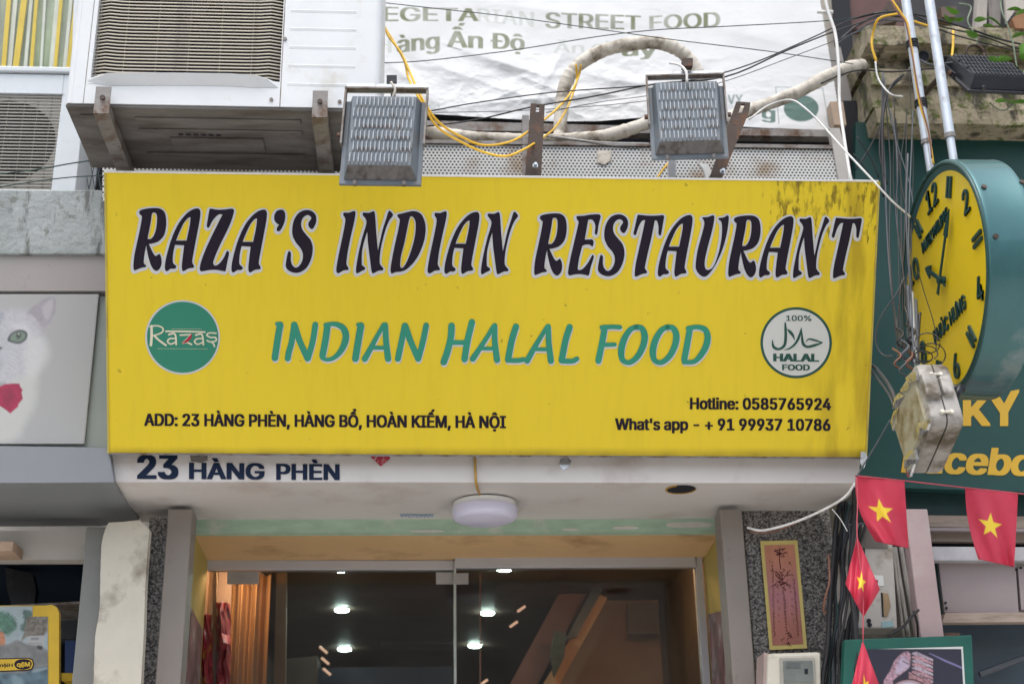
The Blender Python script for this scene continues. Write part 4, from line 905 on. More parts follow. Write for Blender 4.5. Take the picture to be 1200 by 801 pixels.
vcol('steel_column', 852, 878, 705, 596, 5.24, .12, MAT['taupe'], 'taupe steel column at the right side of the shop door')
vcol('granite_wall', 880, 985, 720, 596, 5.34, .1, MAT['granite'], 'speckled granite wall behind the electricity meter and paper talisman', 'cladding')
# left shop interior
mb = MB(); mb.add([(xl_, YW+.3, .1), (xr_, YW+.3, .1), (xr_, 8.5, .1), (xl_, 8.5, .1), (xl_, YW+.3, zh_), (xr_, YW+.3, zh_), (xr_, 8.5, zh_), (xl_, 8.5, zh_)], [(0, 1, 2, 3), (7, 6, 5, 4), (0, 3, 7, 4), (1, 5, 6, 2), (3, 2, 6, 7)])
mb.build('neighbour_room', M('dark blue shop interior', (.022, .035, .055), .5, var=.3, scale=2), kind='structure')
slab('shelf_edge', [(-60, 712), (96, 704), (96, 707), (50, 709), (-60, 716)], 5.6, .3, MAT['steel_dirty'], None, label='thin dusty shelf inside the left shop', cat='shelf')
slab('chair_back', [(6, 664), (24, 669), (38, 672), (42, 690), (40, 707), (14, 710), (8, 690)], 5.95, .05, MAT['black'], None, label='dark rounded chair back seen inside the left shop', cat='chair')
slab('blue_crate', [(76, 750), (90, 750), (88, 790), (76, 790)], 5.8, .3, M('blue plastic', (.02, .05, .16), .5), None, label='dark blue box inside the left shop', cat='box')
slab('yellow_strip', [(72, 788), (88, 788), (86, 797), (72, 797)], 5.7, .1, MAT['yelframe'], None, label='small yellow box below the dark blue one in the left shop', cat='box')
slab('cabinet', [(68, 707), (97, 707), (96, 748), (68, 748)], 5.9, .1, M('dark cabinet', (.05, .06, .075), .5), None, label='dark cabinet panel between poster and grey post', cat='cabinet')
yp = thing('framed_poster', 'yellow bordered landscape poster with a round corner, lower left corner', 'poster', PY(30, 801, 5.28))
Yq = 5.28; onQ = lambda x, y, l=0: PY(x, y, Yq-l)
def qp(l): return [(p[0]/7.5625, p[1]/7.557+695) for p in l]
slab('border', [(-60, 709), (52, 709), (61, 708), (66.5, 711), (69, 717), (69, 900), (-60, 900)], Yq, .03, MAT['yelframe'], yp)
def qb(name, l, m, z, smooth=False):
    p = qp(l)
    if smooth: p = [(q.x, q.y) for q in spline([V((*a, 0)) for a in p], 4, True)]
    mb = MB(); poly_px(mb, [p], onQ, z); mb.build(name, m, yp)
pq = Print(-60, 56, 710, 880, 1.0, (.27, .33, .34))
L_ = lambda l, *a_, **k_: pq.lay(qp(l), *a_, **k_)
pq.C *= (.85+.4*vnoise(pq.X, pq.Y, .12, 2))[..., None]
L_([(-200, 180), (30, 160), (120, 210), (150, 290), (60, 360), (-20, 330), (-200, 380)], (.06, .15, .10), 2.5, .9, nz=.7, ns=.4, warp=8)
L_([(200, 140), (290, 190), (220, 330), (180, 320), (215, 220)], (.05, .10, .075), 2, .9, nz=.6, ns=.4, warp=5)
L_([(250, 205), (425, 195), (420, 330), (370, 390), (230, 380), (190, 440), (215, 300)], (.155, .135, .11), 1.2, .95, smooth=False, nz=.8, ns=.45, warp=3)
L_([(-60, 350), (20, 340), (45, 400), (30, 470), (-60, 480)], (.42, .16, .07), 1.2, .9, nz=.4)
L_([(250, 375), (400, 370), (380, 470), (230, 460)], (.36, .36, .36), .8, .95, smooth=False)
L_([(275, 392), (345, 390), (340, 408), (270, 410)], (.12, .13, .13), .8, .8, smooth=False); L_([(245, 436), (370, 440), (368, 446), (245, 443)], (.16, .16, .16), .6, .8, smooth=False)
L_([(-200, 480), (60, 450), (150, 410), (230, 445), (415, 500), (415, 720), (-200, 720)], (.17, .17, .165), 1.6, .95, nz=.35, ns=.15)
L_([(330, 460), (375, 465), (370, 495), (335, 490)], (.03, .03, .03), 1, .9)
L_([(-300, 700), (200, 705), (330, 655), (430, 640), (430, 1500), (-300, 1500)], (.07, .12, .15), 1.2, .95, smooth=False, nz=.8, ns=.14)
L_([(110, 720), (200, 760), (190, 860), (120, 850)], (.20, .28, .30), 3, .7); L_([(300, 670), (415, 650), (410, 670), (290, 700)], (.30, .36, .38), 1.2, .6)
pq.build('printed_scene', onQ, .002, yp, keep=lambda x, y: x < 55.4 and (y > 721.5 or x < 38))
qb('pill_border', [(-300, 582), (250, 568), (290, 580), (302, 625), (285, 670), (245, 682), (-300, 704)], MAT['ink'], .0038)
qb('pill', [(-300, 590), (245, 576), (282, 588), (292, 625), (278, 662), (240, 673), (-300, 696)], MAT['yelframe'], .0044)
qb('oval', [(125, 625), (150, 590), (210, 580), (262, 590), (280, 622), (260, 658), (205, 672), (150, 662)], MAT['ink'], .005, True)
mb = MB(); text_px(mb, 'Mập'[::1], 266/7.5625, 148/7.5625, 695+606/7.557, 695+644/7.557, 695+608/7.557, 695+646/7.557, onQ, .04, lift=.0056); mb.build('oval_lettering', MAT['yelframe'], yp)
mb = MB(); text_px(mb, 'Hiệm', 112/7.5625, -20/7.5625, 695+618/7.557, 695+648/7.557, 695+620/7.557, 695+650/7.557, onQ, .02, lift=.005); mb.build('pill_lettering', MAT['ink'], yp)
# ------------------------------------------------------------------ shop doorway
Yg = 5.46
HZ = PY(540, 623, Yg).z
MB().box(PY(216, 610, Yg).x, PY(849, 610, Yg).x, Yg, Yg+.05, HZ-.001, CZ+.02).build('plaster_strip', MAT['mint'], None, label='chipped mint green plaster strip over the shop door', cat='plaster strip')
mb = MB(); rr = random.Random(2)
for cx, cy, rx, ry in ((808, 614.5, 27, 3.0), (733, 618, 15, 1.6), (500, 622, 20, 1.2), (668, 620, 10, 1.2)):
    mb.prism([PY(cx+rx*math.cos(a)*(1+.1*rr.random()), cy+ry*math.sin(a)*(1+.3*rr.random()), Yg-.002) for a in [i*math.pi/10 for i in range(20)]], (0, .002, 0))
mb.build('plaster_chip', M('bare plaster', (.58, .56, .52), .8, bump=.3), None, label='pale bare patches where the mint plaster has flaked off', cat='flaked plaster')
HZ = PY(540, 623, Yg).z
_a = PY(226, 625, Yg+.002); _b2 = PY(850, 618, Yg+.002); _c3 = PZ(834, 653.5, HZ); _d4 = PZ(243, 657.5, HZ); _yb = max(_c3.y, _d4.y)
MB().prism([V((_a.x, Yg+.001, HZ)), V((_b2.x, Yg+.001, HZ)), V((_c3.x, _yb, HZ)), V((_d4.x, _yb, HZ))], (0, 0, .03)).build('tan_soffit', MAT['tan'], None, label='smooth tan soffit between the mint strip and the glass door', cat='soffit')
YD = PZ(530, 655.5, HZ).y-.003
# door reveals
def reveal(name, pts, side, m, label, cat):
    (xa, ya), (xb, yb) = pts; A = PY(xa, ya, Yg+.01); B = PY(xb, yb, YD-.002); t = .02*side
    mb = MB(); mb.hexa([(A.x, A.y, .14), (B.x, B.y, .14), (B.x, B.y, HZ-.002), (A.x, A.y, HZ-.002)], [(A.x+t, A.y, .14), (B.x+t, B.y, .14), (B.x+t, B.y, HZ-.002), (A.x+t, A.y, HZ-.002)])
    return mb.build(name, m, None, label=label, cat=cat), A, B
_, LA, LBp = reveal('reveal_panel', ((226, 640), (242.5, 668)), -1, MAT['mustard'], 'mustard yellow reveal at the left of the glass door', 'wall panel')
_, RA, RB = reveal('reveal_panel', ((845, 630), (825, 668)), 1, MAT['mustard'], 'mustard yellow reveal at the right of the glass door', 'wall panel')
def rev_poster(A, B, s, zt1, zt2, label):
    d = (B-A); e = V((-.004*s, 0, 0)); p = A+d*.08+e; q = B-d*.1+e
    mb = MB(); mb.hexa([(p.x, p.y, .9), (q.x, q.y, .9), (q.x, q.y, zt2), (p.x, p.y, zt1)], [(p.x+.002*s, p.y, .9), (q.x+.002*s, q.y, .9), (q.x+.002*s, q.y, zt2), (p.x+.002*s, p.y, zt1)])
    mb.build('food_poster', M('dark food print', (.17, .07, .075), .4, var=.8, scale=9, dirt=(.45, .42, .45), damt=.3, dscale=7, bump=0), None, label=label, cat='poster')
rev_poster(LA, LBp, -1, PY(226, 708, Yg).z, PY(240, 740, YD).z, 'dark maroon food poster on the left door reveal')
rev_poster(RA, RB, 1, PY(848, 712, Yg).z, PY(828, 722, YD).z, 'maroon and blue food poster on the right door reveal')
dr = thing('glass_door', 'two pane glass shop door in a silver frame under the tan soffit', 'door', V((PY(530, 660, YD).x, YD, .14)))
YF = YD
slab('header_rail', [(242.5, 656), (531.5, 656), (531.5, 667), (242.5, 667)], YF, .05, MAT['silver'], dr, bevel=.002)
slab('header_rail', [(533, 652.5), (817, 651.5), (817, 663.5), (533, 665)], YF-.03, .05, MAT['silver'], dr, bevel=.002)
a = PY(815, 700, YF-.03).x; MB().box(a+.01, a+.04, YF-.03, YF+.03, .14, PY(817, 652, YF-.03).z).build('jamb', MAT['silver'], dr, bevel=.002)
a = PY(531.8, 730, YF).x; MB().box(a, a+.010, YF-.015, YF+.04, .14, PY(530, 658, YF).z).build('meeting_edge', M('green glass edge', (.42, .46, .44), .3), dr)
def pane(x0, x1, Y): 
    A_x = PY(x0, 730, Y).x; B_x = PY(x1, 730, Y).x; zt = PY(530, 662, Y).z
    MB().box(A_x, B_x, Y, Y+.010, .14, zt).build('glass_pane', MAT['glass'], dr)
pane(242, 532, YF+.015); pane(533.5, 820, YF-.012)
for x0, y0, x1, y1, Y in ((266, 669, 303, 684, YF+.008), (511, 670, 533, 684, YF+.008), (533, 671, 549, 684, YF-.020)):
    slab('glass_clamp', rect(x0, y0, x1, y1), Y, .006, MAT['fit'], dr, bevel=.001)
# room
RX0 = PY(246, 730, YD).x-.05; RX1 = PY(822, 730, YD).x+.05; CEIL = HZ+.10; YE = 11.0
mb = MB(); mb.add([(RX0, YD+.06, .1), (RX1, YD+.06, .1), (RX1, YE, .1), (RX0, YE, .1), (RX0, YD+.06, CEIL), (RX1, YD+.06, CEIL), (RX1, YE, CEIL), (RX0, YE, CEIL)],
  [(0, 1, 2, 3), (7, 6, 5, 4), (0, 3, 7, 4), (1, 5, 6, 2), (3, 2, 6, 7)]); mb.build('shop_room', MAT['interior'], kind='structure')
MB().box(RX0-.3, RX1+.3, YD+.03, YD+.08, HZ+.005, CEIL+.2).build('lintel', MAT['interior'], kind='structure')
LB = ['nearest left ceiling downlight just under the door header', 'middle ceiling downlight of the left row', 'lowest seen ceiling downlight of the left row', 'nearest right ceiling downlight just under the door header', 'middle ceiling downlight of the right row', 'lowest seen ceiling downlight of the right row']
for (x, y, rx), lb_ in zip(((399, 668.5, 8), (400.5, 715.5, 7.5), (403.5, 761, 7), (591, 667.5, 8), (571.5, 719, 7), (556.5, 757, 7)), LB):
    c = PZ(x, y, CEIL-.012); r = (PZ(x+rx, y, CEIL-.012)-c).length
    d_ = thing('downlight', lb_, 'ceiling light', c, group='round white downlights in the shop ceiling')
    MB().cyl(c+V((0, 0, 0)), c+V((0, 0, .006)), r, n=24).build('glowing_disc', MAT['down'], d_)
    MB().cyl(c+V((0, 0, .006)), c+V((0, 0, .0115)), r*1.12, n=24).build('trim_ring', MAT['silver'], d_)
for i, (x, y) in enumerate(((367, 677), (369, 694.5), (379, 761), (381, 774), (383, 786.5), (611, 713), (602, 731), (567, 799))):
    tt = (V((4.5, 3.8)) if x < 400 else V((4.5, -3.2)))
    Yb = 7.2
    mb = MB(); A = PY(x-tt.x, y-tt.y, Yb); B = PY(x+tt.x, y+tt.y, Yb); mb.cyl(A, B, .0065, n=8)
    mb.build('strip_lamp', MAT['warm_dim'], None, label='small slanted pinkish lamp '+['uppermost at the left', 'second from top at the left', 'third from top at the left', 'fourth from top at the left', 'lowest at the left', 'upper one in the right pane', 'lower one in the right pane', 'at the bottom edge near the door middle'][i], cat='lamp', group='small slanted wall lamps inside the shop')
# amber curtain with folds on the left
mb = MB(); Yk = 6.35; n = 60; xa = PY(268, 730, Yk).x; xb = PY(316, 730, Yk).x
zt = PY(300, 672, Yk).z; rows = [V((xa+(xb-xa)*i/n, Yk+.05*math.sin(i/n*math.pi*5.2)+.012*math.sin(i*.9), 0)) for i in range(n+1)]
vs = [p+V((0, 0, .3)) for p in rows]+[p+V((0, 0, zt)) for p in rows]; mb.add(vs, [(i, i+1, n+2+i, n+1+i) for i in range(n)])
mb.build('curtain', MAT['curtain'], None, smooth=True, label='amber lit curtain folds inside the left glass pane', cat='curtain')
c = V((xa+.5*(xb-xa), Yk-.22, CEIL-.085)); wl_ = thing('spot_lamp', 'warm lamp shining down on the amber curtain inside the shop', 'lamp', c)
MB().cyl(c, c+V((0, 0, .03)), .04, n=20).build('bulb', MAT['warm'], wl_)
MB().cyl(c+V((0, 0, .031)), c+V((0, 0, .07)), .05, n=20).build('socket', MAT['black'], wl_)
c = V((PY(745, 668, 6.2).x, YD+.16, CEIL-.085)); w2_ = thing('spot_lamp', 'warm lamp just inside the right glass pane', 'lamp', c)
MB().cyl(c, c+V((0, 0, .03)), .035, n=20).build('bulb', MAT['warm'], w2_)
MB().cyl(c+V((0, 0, .031)), c+V((0, 0, .07)), .045, n=20).build('socket', MAT['black'], w2_)
# hanging packets at the left
def crumple(name, x0, x1, y0, Y, m, label, seed):
    rr = random.Random(seed); mb = MB(); nx_, ny_ = 6, 18; vs = []
    for j in range(ny_+1):
        for i in range(nx_+1): vs.append(PY(x0+(x1-x0)*i/nx_+rr.uniform(-1, 1), y0+j*12, Y)+V((0, rr.uniform(-.03, .03)-.06*math.sin(math.pi*i/nx_), 0)))
    mb.add(vs, [(j*(nx_+1)+i, j*(nx_+1)+i+1, (j+1)*(nx_+1)+i+1, (j+1)*(nx_+1)+i) for j in range(ny_) for i in range(nx_)])
    mb.build(name, m, None, label=label, cat='packet')
crumple('hanging_packets', 236, 249, 722, 6.02, MAT['crimson'], 'crimson and gold hanging packets at the left edge of the door', 1)
crumple('hanging_packets', 253, 270, 708, 6.1, MAT['pink'], 'pink hanging packets beside the amber curtain', 2)
slab('pale_pole', [(249.5, 668), (254, 668), (252, 900), (247, 900)], 6.08, .02, M('tan pole', (.32, .25, .21), .5), None, label='slim tan pole between the crimson and pink packets', cat='pole')
slab('lilac_panel', [(256, 668), (272, 668), (270, 720), (254, 720)], 6.3, .02, M('lilac board', (.34, .28, .30), .5), None, label='dusty lilac board behind the pink packets', cat='board')
slab('timber_lining', [(324, 668), (336, 668), (332, 1000), (316, 1000)], 6.6, .04, MAT['wood'], None, label='brown timber strip right of the amber curtain', cat='panel')
# things deep in the left pane
slab('shelf_board', [(316, 746), (530, 751), (530, 753.5), (316, 749)], 8.4, .25, M('dull shelf', (.12, .12, .12), .5), None, label='long dull shelf deep inside behind the left pane', cat='shelf')
rr = random.Random(11)
for i in range(9):
    x = 388+i*15.5+rr.uniform(-3, 3); h = rr.uniform(7, 26); wd = rr.uniform(3, 6)
    p0 = PY(x, 749, 8.5); p1 = PY(x, 749-h, 8.5); r_ = (PY(x+wd, 749, 8.5)-p0).length
    col = [(.10, .12, .11), (.20, .13, .09), (.08, .09, .10), (.25, .19, .15)][i % 4]
    mb = MB(); H_ = p1.z-p0.z; mb.tube([p0+V((0, 0, H_*t)) for t in (0, .05, .6, .75, .8, 1)], lambda t, r_=r_: r_*(1 if t < .62 else .4), 12, 1)
    mb.build('jar', M('jar tone %d' % i, col, .3), None, smooth='auto', label=('blurred ' + ['small', 'tall', 'squat', 'brown', 'narrow', 'greenish', 'dark', 'tan', 'last'][i] + ' jar on the deep shelf, number %s from the left' % ['one', 'two', 'three', 'four', 'five', 'six', 'seven', 'eight', 'nine'][i]), cat='jar', group='jars on the shelf deep in the shop')
slab('brown_counter', [(326, 772), (372, 768), (372, 1000), (310, 1000)], 7.6, .3, M('dark brown counter', (.05, .03, .022), .6), None, label='brown timber counter end low behind the left pane', cat='counter')
slab('blue_counter', [(372, 782), (530, 780), (530, 1000), (372, 1000)], 7.7, .3, M('navy counter', (.006, .008, .022), .4), None, label='navy counter front low behind the left pane', cat='counter')
# right pane: brown diagonal reflections in the glass, modelled as solid staircase pieces
Yst = 7.0
slab('reflection_wall', [(720, 664), (822, 664), (830, 1000), (560, 1000), (650, 801)], Yst+.25, .1, M('brown reflection tone', (.34, .19, .12), .6, var=.15, scale=3, bump=0), None, label='warm brown glass reflection in the right pane, modelled as a wall', cat='wall')
slab('reflection_beam', [(707, 664), (721, 664), (676, 745), (663, 748)], Yst-.05, .08, M('blue grey reflection tone', (.03, .045, .06), .35), None, label='blue grey slanting reflection high in the right pane, modelled as a beam', cat='beam')
slab('reflection_stringer', [(700, 695), (712, 700), (648, 815), (628, 815)], Yst-.02, .1, MAT['reflection_lit'], None, label='orange lit slanting reflection in the right pane, modelled as a stair stringer', cat='stair')
slab('reflection_soffit', [(672, 664), (706, 664), (622, 815), (590, 815)], Yst+.1, .1, M('dark red reflection tone', (.20, .08, .06), .5), None, label='dark red reflection left of the blue one, modelled as the stair underside', cat='stair')
slab('notice_board', [(735, 706), (770, 706), (772, 742), (737, 742)], Yst+.12, .03, M('dull notice', (.17, .115, .09), .6), None, label='dull square notice on the brown piece in the right pane', cat='notice')
slab('yellow_column', [(787, 706), (806, 706), (808, 1000), (786, 1000)], Yst+.1, .08, M('ochre column', (.30, .23, .09), .6), None, label='ochre column at the right end of the glass', cat='column')
slab('dried_garland', [(650, 738), (664, 742), (661, 770), (650, 792), (645, 770)], Yst-.1, .05, M('grey green garland', (.07, .07, .05), .8, var=.6, scale=30, bump=.5), None, label='grey green garland hanging beside the orange slanting piece', cat='garland')
slab('door_bar', [(562, 671), (563.6, 671), (563.8, 1000), (562.5, 1000)], 6.4, .02, M('rosy bar', (.35, .18, .13), .4), None, label='thin rosy vertical bar left in the right pane', cat='bar')

# ------------------------------------------------------------------ floodlights
def floodlight(label, loc, rot, mbody, munder, mpin, mbr, W=.275, H=.335, frame='broad', bracket=(.5, .40), group='finned floodlights aimed at the sign', pins=True, bolt=None, bh=.0):
    """origin at the middle of the body; x right, z up, -y is the finned back that faces the street"""
    t = thing('floodlight', label, 'floodlight', loc, group, rot); K = dict(world=False)
    w_, h_ = W/2, H/2
    MB().box(-w_, w_, 0, .012, -h_, h_).build('lens_frame', mbody, t, bevel=.002, **K)
    MB().box(-w_+.02, w_-.02, .0125, .016, -h_+.02, h_-.02).build('lens', MAT['meterwin'], t, **K)
    # tapered heat sink
    d = -.044; o = [(-w_+.014, -.0005, -h_+.018), (w_-.014, -.0005, -h_+.018), (w_-.014, -.0005, h_-.004), (-w_+.014, -.0005, h_-.004)]
    i_ = [(-w_+.030, d, -h_+.046), (w_-.032, d, -h_+.046), (w_-.028, d, h_-.010), (-w_+.026, d, h_-.010)]
    MB().hexa(o, i_).build('heat_sink', mbody, t, **K)
    # lower deflector
    a, b, c, e = V(o[0]), V(o[1]), V(i_[1]), V(i_[0]); n_ = V((0, -.0022, -.0022))
    MB().hexa([a+V((.004, 0, 0))+n_, b+V((-.004, 0, 0))+n_, c+n_, e+n_], [a+V((.004, 0, 0))+n_*.2, b+V((-.004, 0, 0))+n_*.2, c+n_*.2, e+n_*.2]).build('lower_cowl', munder, t, **K)
    # staggered cooling fins
    mb = MB(); nc, nr = 14, 6; z0, z1 = i_[0][2]+.002, i_[2][2]-.002; x0, x1 = i_[0][0]+.003, i_[1][0]-.003
    mk = MB(); rr = random.Random(hash(label) % 100)
    for r_ in range(nr):
        for c_ in range(nc):
            st_ = .0045 if r_ % 2 else -.0045
            x = x0+(x1-x0)*(c_+.5)/nc+st_*.9; za = z0+(z1-z0)*r_/nr+.003; zb = z0+(z1-z0)*(r_+1)/nr-.003
            q = .0032 if mpin is not MAT['black_pin'] else .0058
            mb.hexa([(x-q, d+.001, za), (x+q, d+.001, za), (x+q, d+.001, zb), (x-q, d+.001, zb)], [(x-q*.5, d-.009, za+.003), (x+q*.5, d-.009, za+.003), (x+q*.5, d-.009, zb-.003), (x-q*.5, d-.009, zb-.003)])
            if rr.random() < (.5 if r_ in (1, 2, 3) else .12):
                mk.box(x-.006, x+.006, d-.0012, d-.0002, za+.004, za+.016)
    mb.build('cooling_fins', mpin, t, kind='stuff', **K)
    if mk.v: mk.build('shaded_pits', MAT['rust'] if mpin is not MAT['black_pin'] else MAT['dark'], t, kind='stuff', **K)  # dark patches painted in as the shaded holes between the fins
    for s in (-1, 1):
        MB().cyl((s*w_*.60, -.012, -h_+.004), (s*w_*.60, -.012, -h_-.010), .009, n=10).build('frame_knob', munder, t, **K)
        MB().box(s*w_+(0 if s > 0 else -.006), s*w_+(.006 if s > 0 else 0), -.02, .004, -.015, h_+bh).build('bracket_arm', mbr, t, **K)
        MB().cyl((s*(w_+.006), -.010, .02), (s*(w_+.018), -.010, .02), .010, n=6).build('pivot_bolt', MAT['rust'], t, **K)
    zt = h_+bh
    MB().box(-w_-.006, w_+.006, -.022, .002, zt, zt+.006).build('bracket_bar', mbr, t, **K)
    MB().box(-w_-.004, w_+.004, .0022, .006, zt-.002, zt+.034).build('bracket_lip', MAT['pole'] if mbr is MAT['steel_dirty'] else mbr, t, **K)
    return t
c1 = PY(449, 167, 4.03)
floodlight('grey finned floodlight hanging at the left end, right of the big air conditioner', c1, (R(-3), R(2.6), R(-5)), MAT['alu'], MAT['alu_shade_dirty'], MAT['alu_fin'], MAT['steel_dirty'], bh=.038, W=.262, H=.315)
c2 = PY(806, 143, 4.42)
floodlight('grey finned floodlight in front of the white banner, beside the slotted brown bracket', c2, (R(-4), R(.6), R(-6)), MAT['alu'], MAT['alu_shade_dirty'], MAT['alu_fin'], MAT['steel_dirty'], bh=.038, H=.31)
c3 = PY(1158, 92, 4.75)
floodlight('black finned floodlight at the upper right corner above the clock', c3, (R(-40), R(0), R(2)), MAT['black'], MAT['black'], MAT['black_pin'], MAT['black'], W=.285, bh=.05, H=.33)
# arms that hold them
def strut(name, a, b, ya, yb, wpx, m, label):
    A = PY(*a, ya); B = PY(*b, yb); MB().tube([A, B], wpx*.0015, 4, 1).build(name, m, None, label=label, cat='bracket')
strut('steel_strut', (459, 93), (462, 125), 4.06, 4.8, 6, MAT['black'], 'short black arm behind the bracket of the left floodlight')
slab('arm_cap', rect(453, 88, 465, 97), 4.04, .03, MAT['black'], None, label='square black end cap above the left floodlight', cat='cap')
slab('arm_cap', rect(800, 68, 812, 77), 4.40, .03, MAT['rust'], None, label='square rusty end cap above the middle floodlight', cat='cap')
strut('steel_strut', (803, 75), (800, 120), 4.45, 4.8, 6, MAT['rust'], 'short rusty arm behind the bracket of the middle floodlight')
slab('flag_socket', rect(784, 186, 792, 210), 4.6, .03, MAT['silver'], None, label='small silver tube stub below the middle floodlight', cat='stub')
slab('plastic_scrap', [(818, 190), (830, 192), (834, 203), (828, 210), (824, 198)], 4.7, .01, MAT['white_metal'], None, label='torn white plastic scrap below the middle floodlight', cat='scrap')
# slotted brown flats
def slotted(pts, slot, Y, label):
    t = thing('slotted_bracket', label, 'bracket', PY(pts[2][0], pts[2][1], Y), group='brown slotted steel flats holding the sign')
    P = [PY(x, y, Y) for x, y in pts]; Sx = [PY(x, y, Y) for x, y in slot]
    tri = tessellate_polygon([P, Sx]); n = len(P)+len(Sx); A = P+Sx; mb = MB()
    dv = V((0, .012, 0)); mb.add(A+[p+dv for p in A], [tuple(q) for q in tri]+[tuple(i+n for i in reversed(q)) for q in tri]+[(i, (i+1) % len(P), (i+1) % len(P)+n, i+n) for i in range(len(P))]+[(len(P)+i, len(P)+(i+1) % len(Sx), len(P)+(i+1) % len(Sx)+n, len(P)+i+n) for i in range(len(Sx))])
    mb.build('flat_bar', MAT['rust'], t)
    return t
t1 = slotted([(622, 121), (638.5, 122), (634, 212), (615, 212)], [(628.5, 123.8), (632, 124), (632, 131), (628, 131)], 4.62, 'upright brown slotted steel flat between the two grey floodlights')
t2 = slotted([(863, 119), (879.5, 120), (878, 131), (845, 212), (830, 212)], [(869, 122), (873, 122), (869.5, 132), (865.5, 132)], 4.60, 'leaning brown slotted steel flat right of the middle floodlight')
for t_, (x, y), Y in ((t1, (627, 196), 4.61), (t2, (846, 203), 4.59)):
    p = PY(x, y, Y); MB().cyl(p, p+V((0, -.03, 0)), .006, n=8).build('bolt', MAT['pole'], t_); MB().cyl(p+V((0, -.008, 0)), p+V((0, -.015, 0)), .011, n=6).build('nut', MAT['pole'], t_)

# ------------------------------------------------------------------ wrapped pipes
def pipe(pts, rpx, label, Y=None):
    P = spline([PY(*p) for p in pts], 26); m_ = MB(); r = rpx*.0031/2; n = len(P)
    rr = random.Random(len(pts)); ph = [rr.uniform(0, 6) for _ in range(4)]
    m_.tube(P, lambda t: r*(.97+.075*((t*n/8.7+.15*math.sin(t*n*.11)) % 1)+.05*math.sin(t*n*.19+ph[1])+.02*math.sin(t*n*.9+ph[0])), 14, 1)
    return m_.build('wrapped_pipe', MAT['conduit'], None, smooth=True, label=label, cat='pipe', group='tape wrapped air conditioning pipes')
pipe([(470, 148, 5.0), (500, 154, 4.98), (540, 160, 4.96), (600, 164, 4.95), (660, 164, 4.95), (710, 159, 4.94), (745, 149, 4.92), (775, 137, 4.95)], 17, 'tape wrapped pipe lying along the top of the perforated sheet')
pipe([(655, 168, 5.05), (658, 130, 5.05), (662, 100, 5.04), (676, 78, 5.02), (706, 60, 5.0), (745, 51, 4.98), (780, 52, 4.98), (806, 68, 5.0), (822, 96, 5.02), (832, 125, 5.05)], 18, 'tape wrapped pipe arching over the banner to the middle floodlight')
pipe([(835, 150, 5.0), (862, 135, 5.0), (900, 122, 5.0), (935, 108, 4.98), (965, 92, 4.97), (992, 80, 5.0), (1010, 76, 5.1)], 17, 'tape wrapped pipe rising to the right edge of the banner')
# ------------------------------------------------------------------ wires
def W(pts, r, m, label, nm='wire', **k): return wire(nm, pts, r, MAT[m], label, 'cable', **k)
gy = 'yellow power cables looping above the sign'
W([(441, 6, 4.8), (447, 20, 4.7), (455, 42, 4.6), (470, 62, 4.5), (480, 84, 4.35), (489, 104, 4.25), (500, 125, 4.25), (516, 145, 4.3), (540, 160, 4.4), (566, 170, 4.5), (598, 166, 4.55), (622, 152, 4.66), (650, 130, 4.8), (668, 110, 4.9), (678, 90, 4.95), (681, 76, 4.92)], 2.8, 'yellowcable', 'yellow cable from the banner corner looping under the flat bracket, upper strand', 'power_cable', group=gy)
W([(442, 8, 4.8), (450, 30, 4.7), (462, 50, 4.6), (474, 72, 4.5), (478, 90, 4.34), (486, 106, 4.24), (498, 127, 4.24), (514, 150, 4.3), (540, 166, 4.4), (566, 178, 4.5), (592, 183, 4.5), (612, 176, 4.55), (632, 164, 4.66), (650, 150, 4.8), (664, 128, 4.9), (672, 108, 4.95), (676, 92, 4.95), (675, 75, 4.92)], 2.8, 'yellowcable', 'yellow cable sagging lowest over the perforated sheet', 'power_cable', group=gy)
W([(770, 209, 4.6), (776, 200, 4.62), (784, 190, 4.66)], 2.8, 'yellowcable', 'short yellow cable end under the middle floodlight', 'power_cable', group=gy)
gw = 'thin dark wires strung across the banner'
W([(438, 2, 4.9), (520, 11, 4.85), (600, 20, 4.8), (735, 39, 4.8)], 1.3, 'greencable', 'thin dark wire sloping down across the top lettering of the banner', group=gw)
W([(735, 39, 4.8), (800, 48, 4.8), (900, 60, 4.8), (968, 70, 4.85), (1000, 75, 4.95)], 1.3, 'greencable', 'thin dark wire from the banner middle sloping to its right edge', group=gw)
W([(445, 74, 4.9), (500, 71, 4.85), (600, 59, 4.8), (700, 43, 4.8), (770, 35, 4.8), (850, 31, 4.8), (960, 25, 4.9), (1010, 20, 5.0)], 1.4, 'greencable', 'thin dark wire rising from left to right across the banner', group=gw)
W([(505, 130, 4.7), (560, 120, 4.7), (650, 108, 4.7), (760, 100, 4.6), (820, 92, 4.6), (880, 75, 4.6), (950, 45, 4.7), (1000, 22, 4.9), (1040, 12, 5.0)], 1.8, 'blackcable', 'black wire running behind the middle floodlight up to the right', group=gw)
W([(500, 148, 4.8), (560, 140, 4.8), (620, 126, 4.75), (700, 112, 4.7), (770, 98, 4.65), (850, 90, 4.6), (920, 60, 4.6), (975, 38, 4.75), (1040, 16, 5.0)], 2.2, 'blackcable', 'thicker black wire crossing the whole banner low', group=gw)
W([(640, 132, 4.85), (700, 120, 4.85), (760, 112, 4.8), (840, 98, 4.7), (930, 66, 4.7), (1030, 28, 4.9)], 1.2, 'greycable', 'thin grey wire just under the thicker black wire', group=gw)
W([(500, 132, 4.9), (600, 130, 4.9), (700, 124, 4.9), (760, 118, 4.9)], 1.1, 'greycable', 'thin grey wire along the lower edge of the banner', group=gw)
W([(640, 160, 4.8), (690, 167, 4.8), (740, 174, 4.8), (765, 170, 4.75)], 1.4, 'blackcable', 'short black wire sagging over the perforated sheet', group=gw)
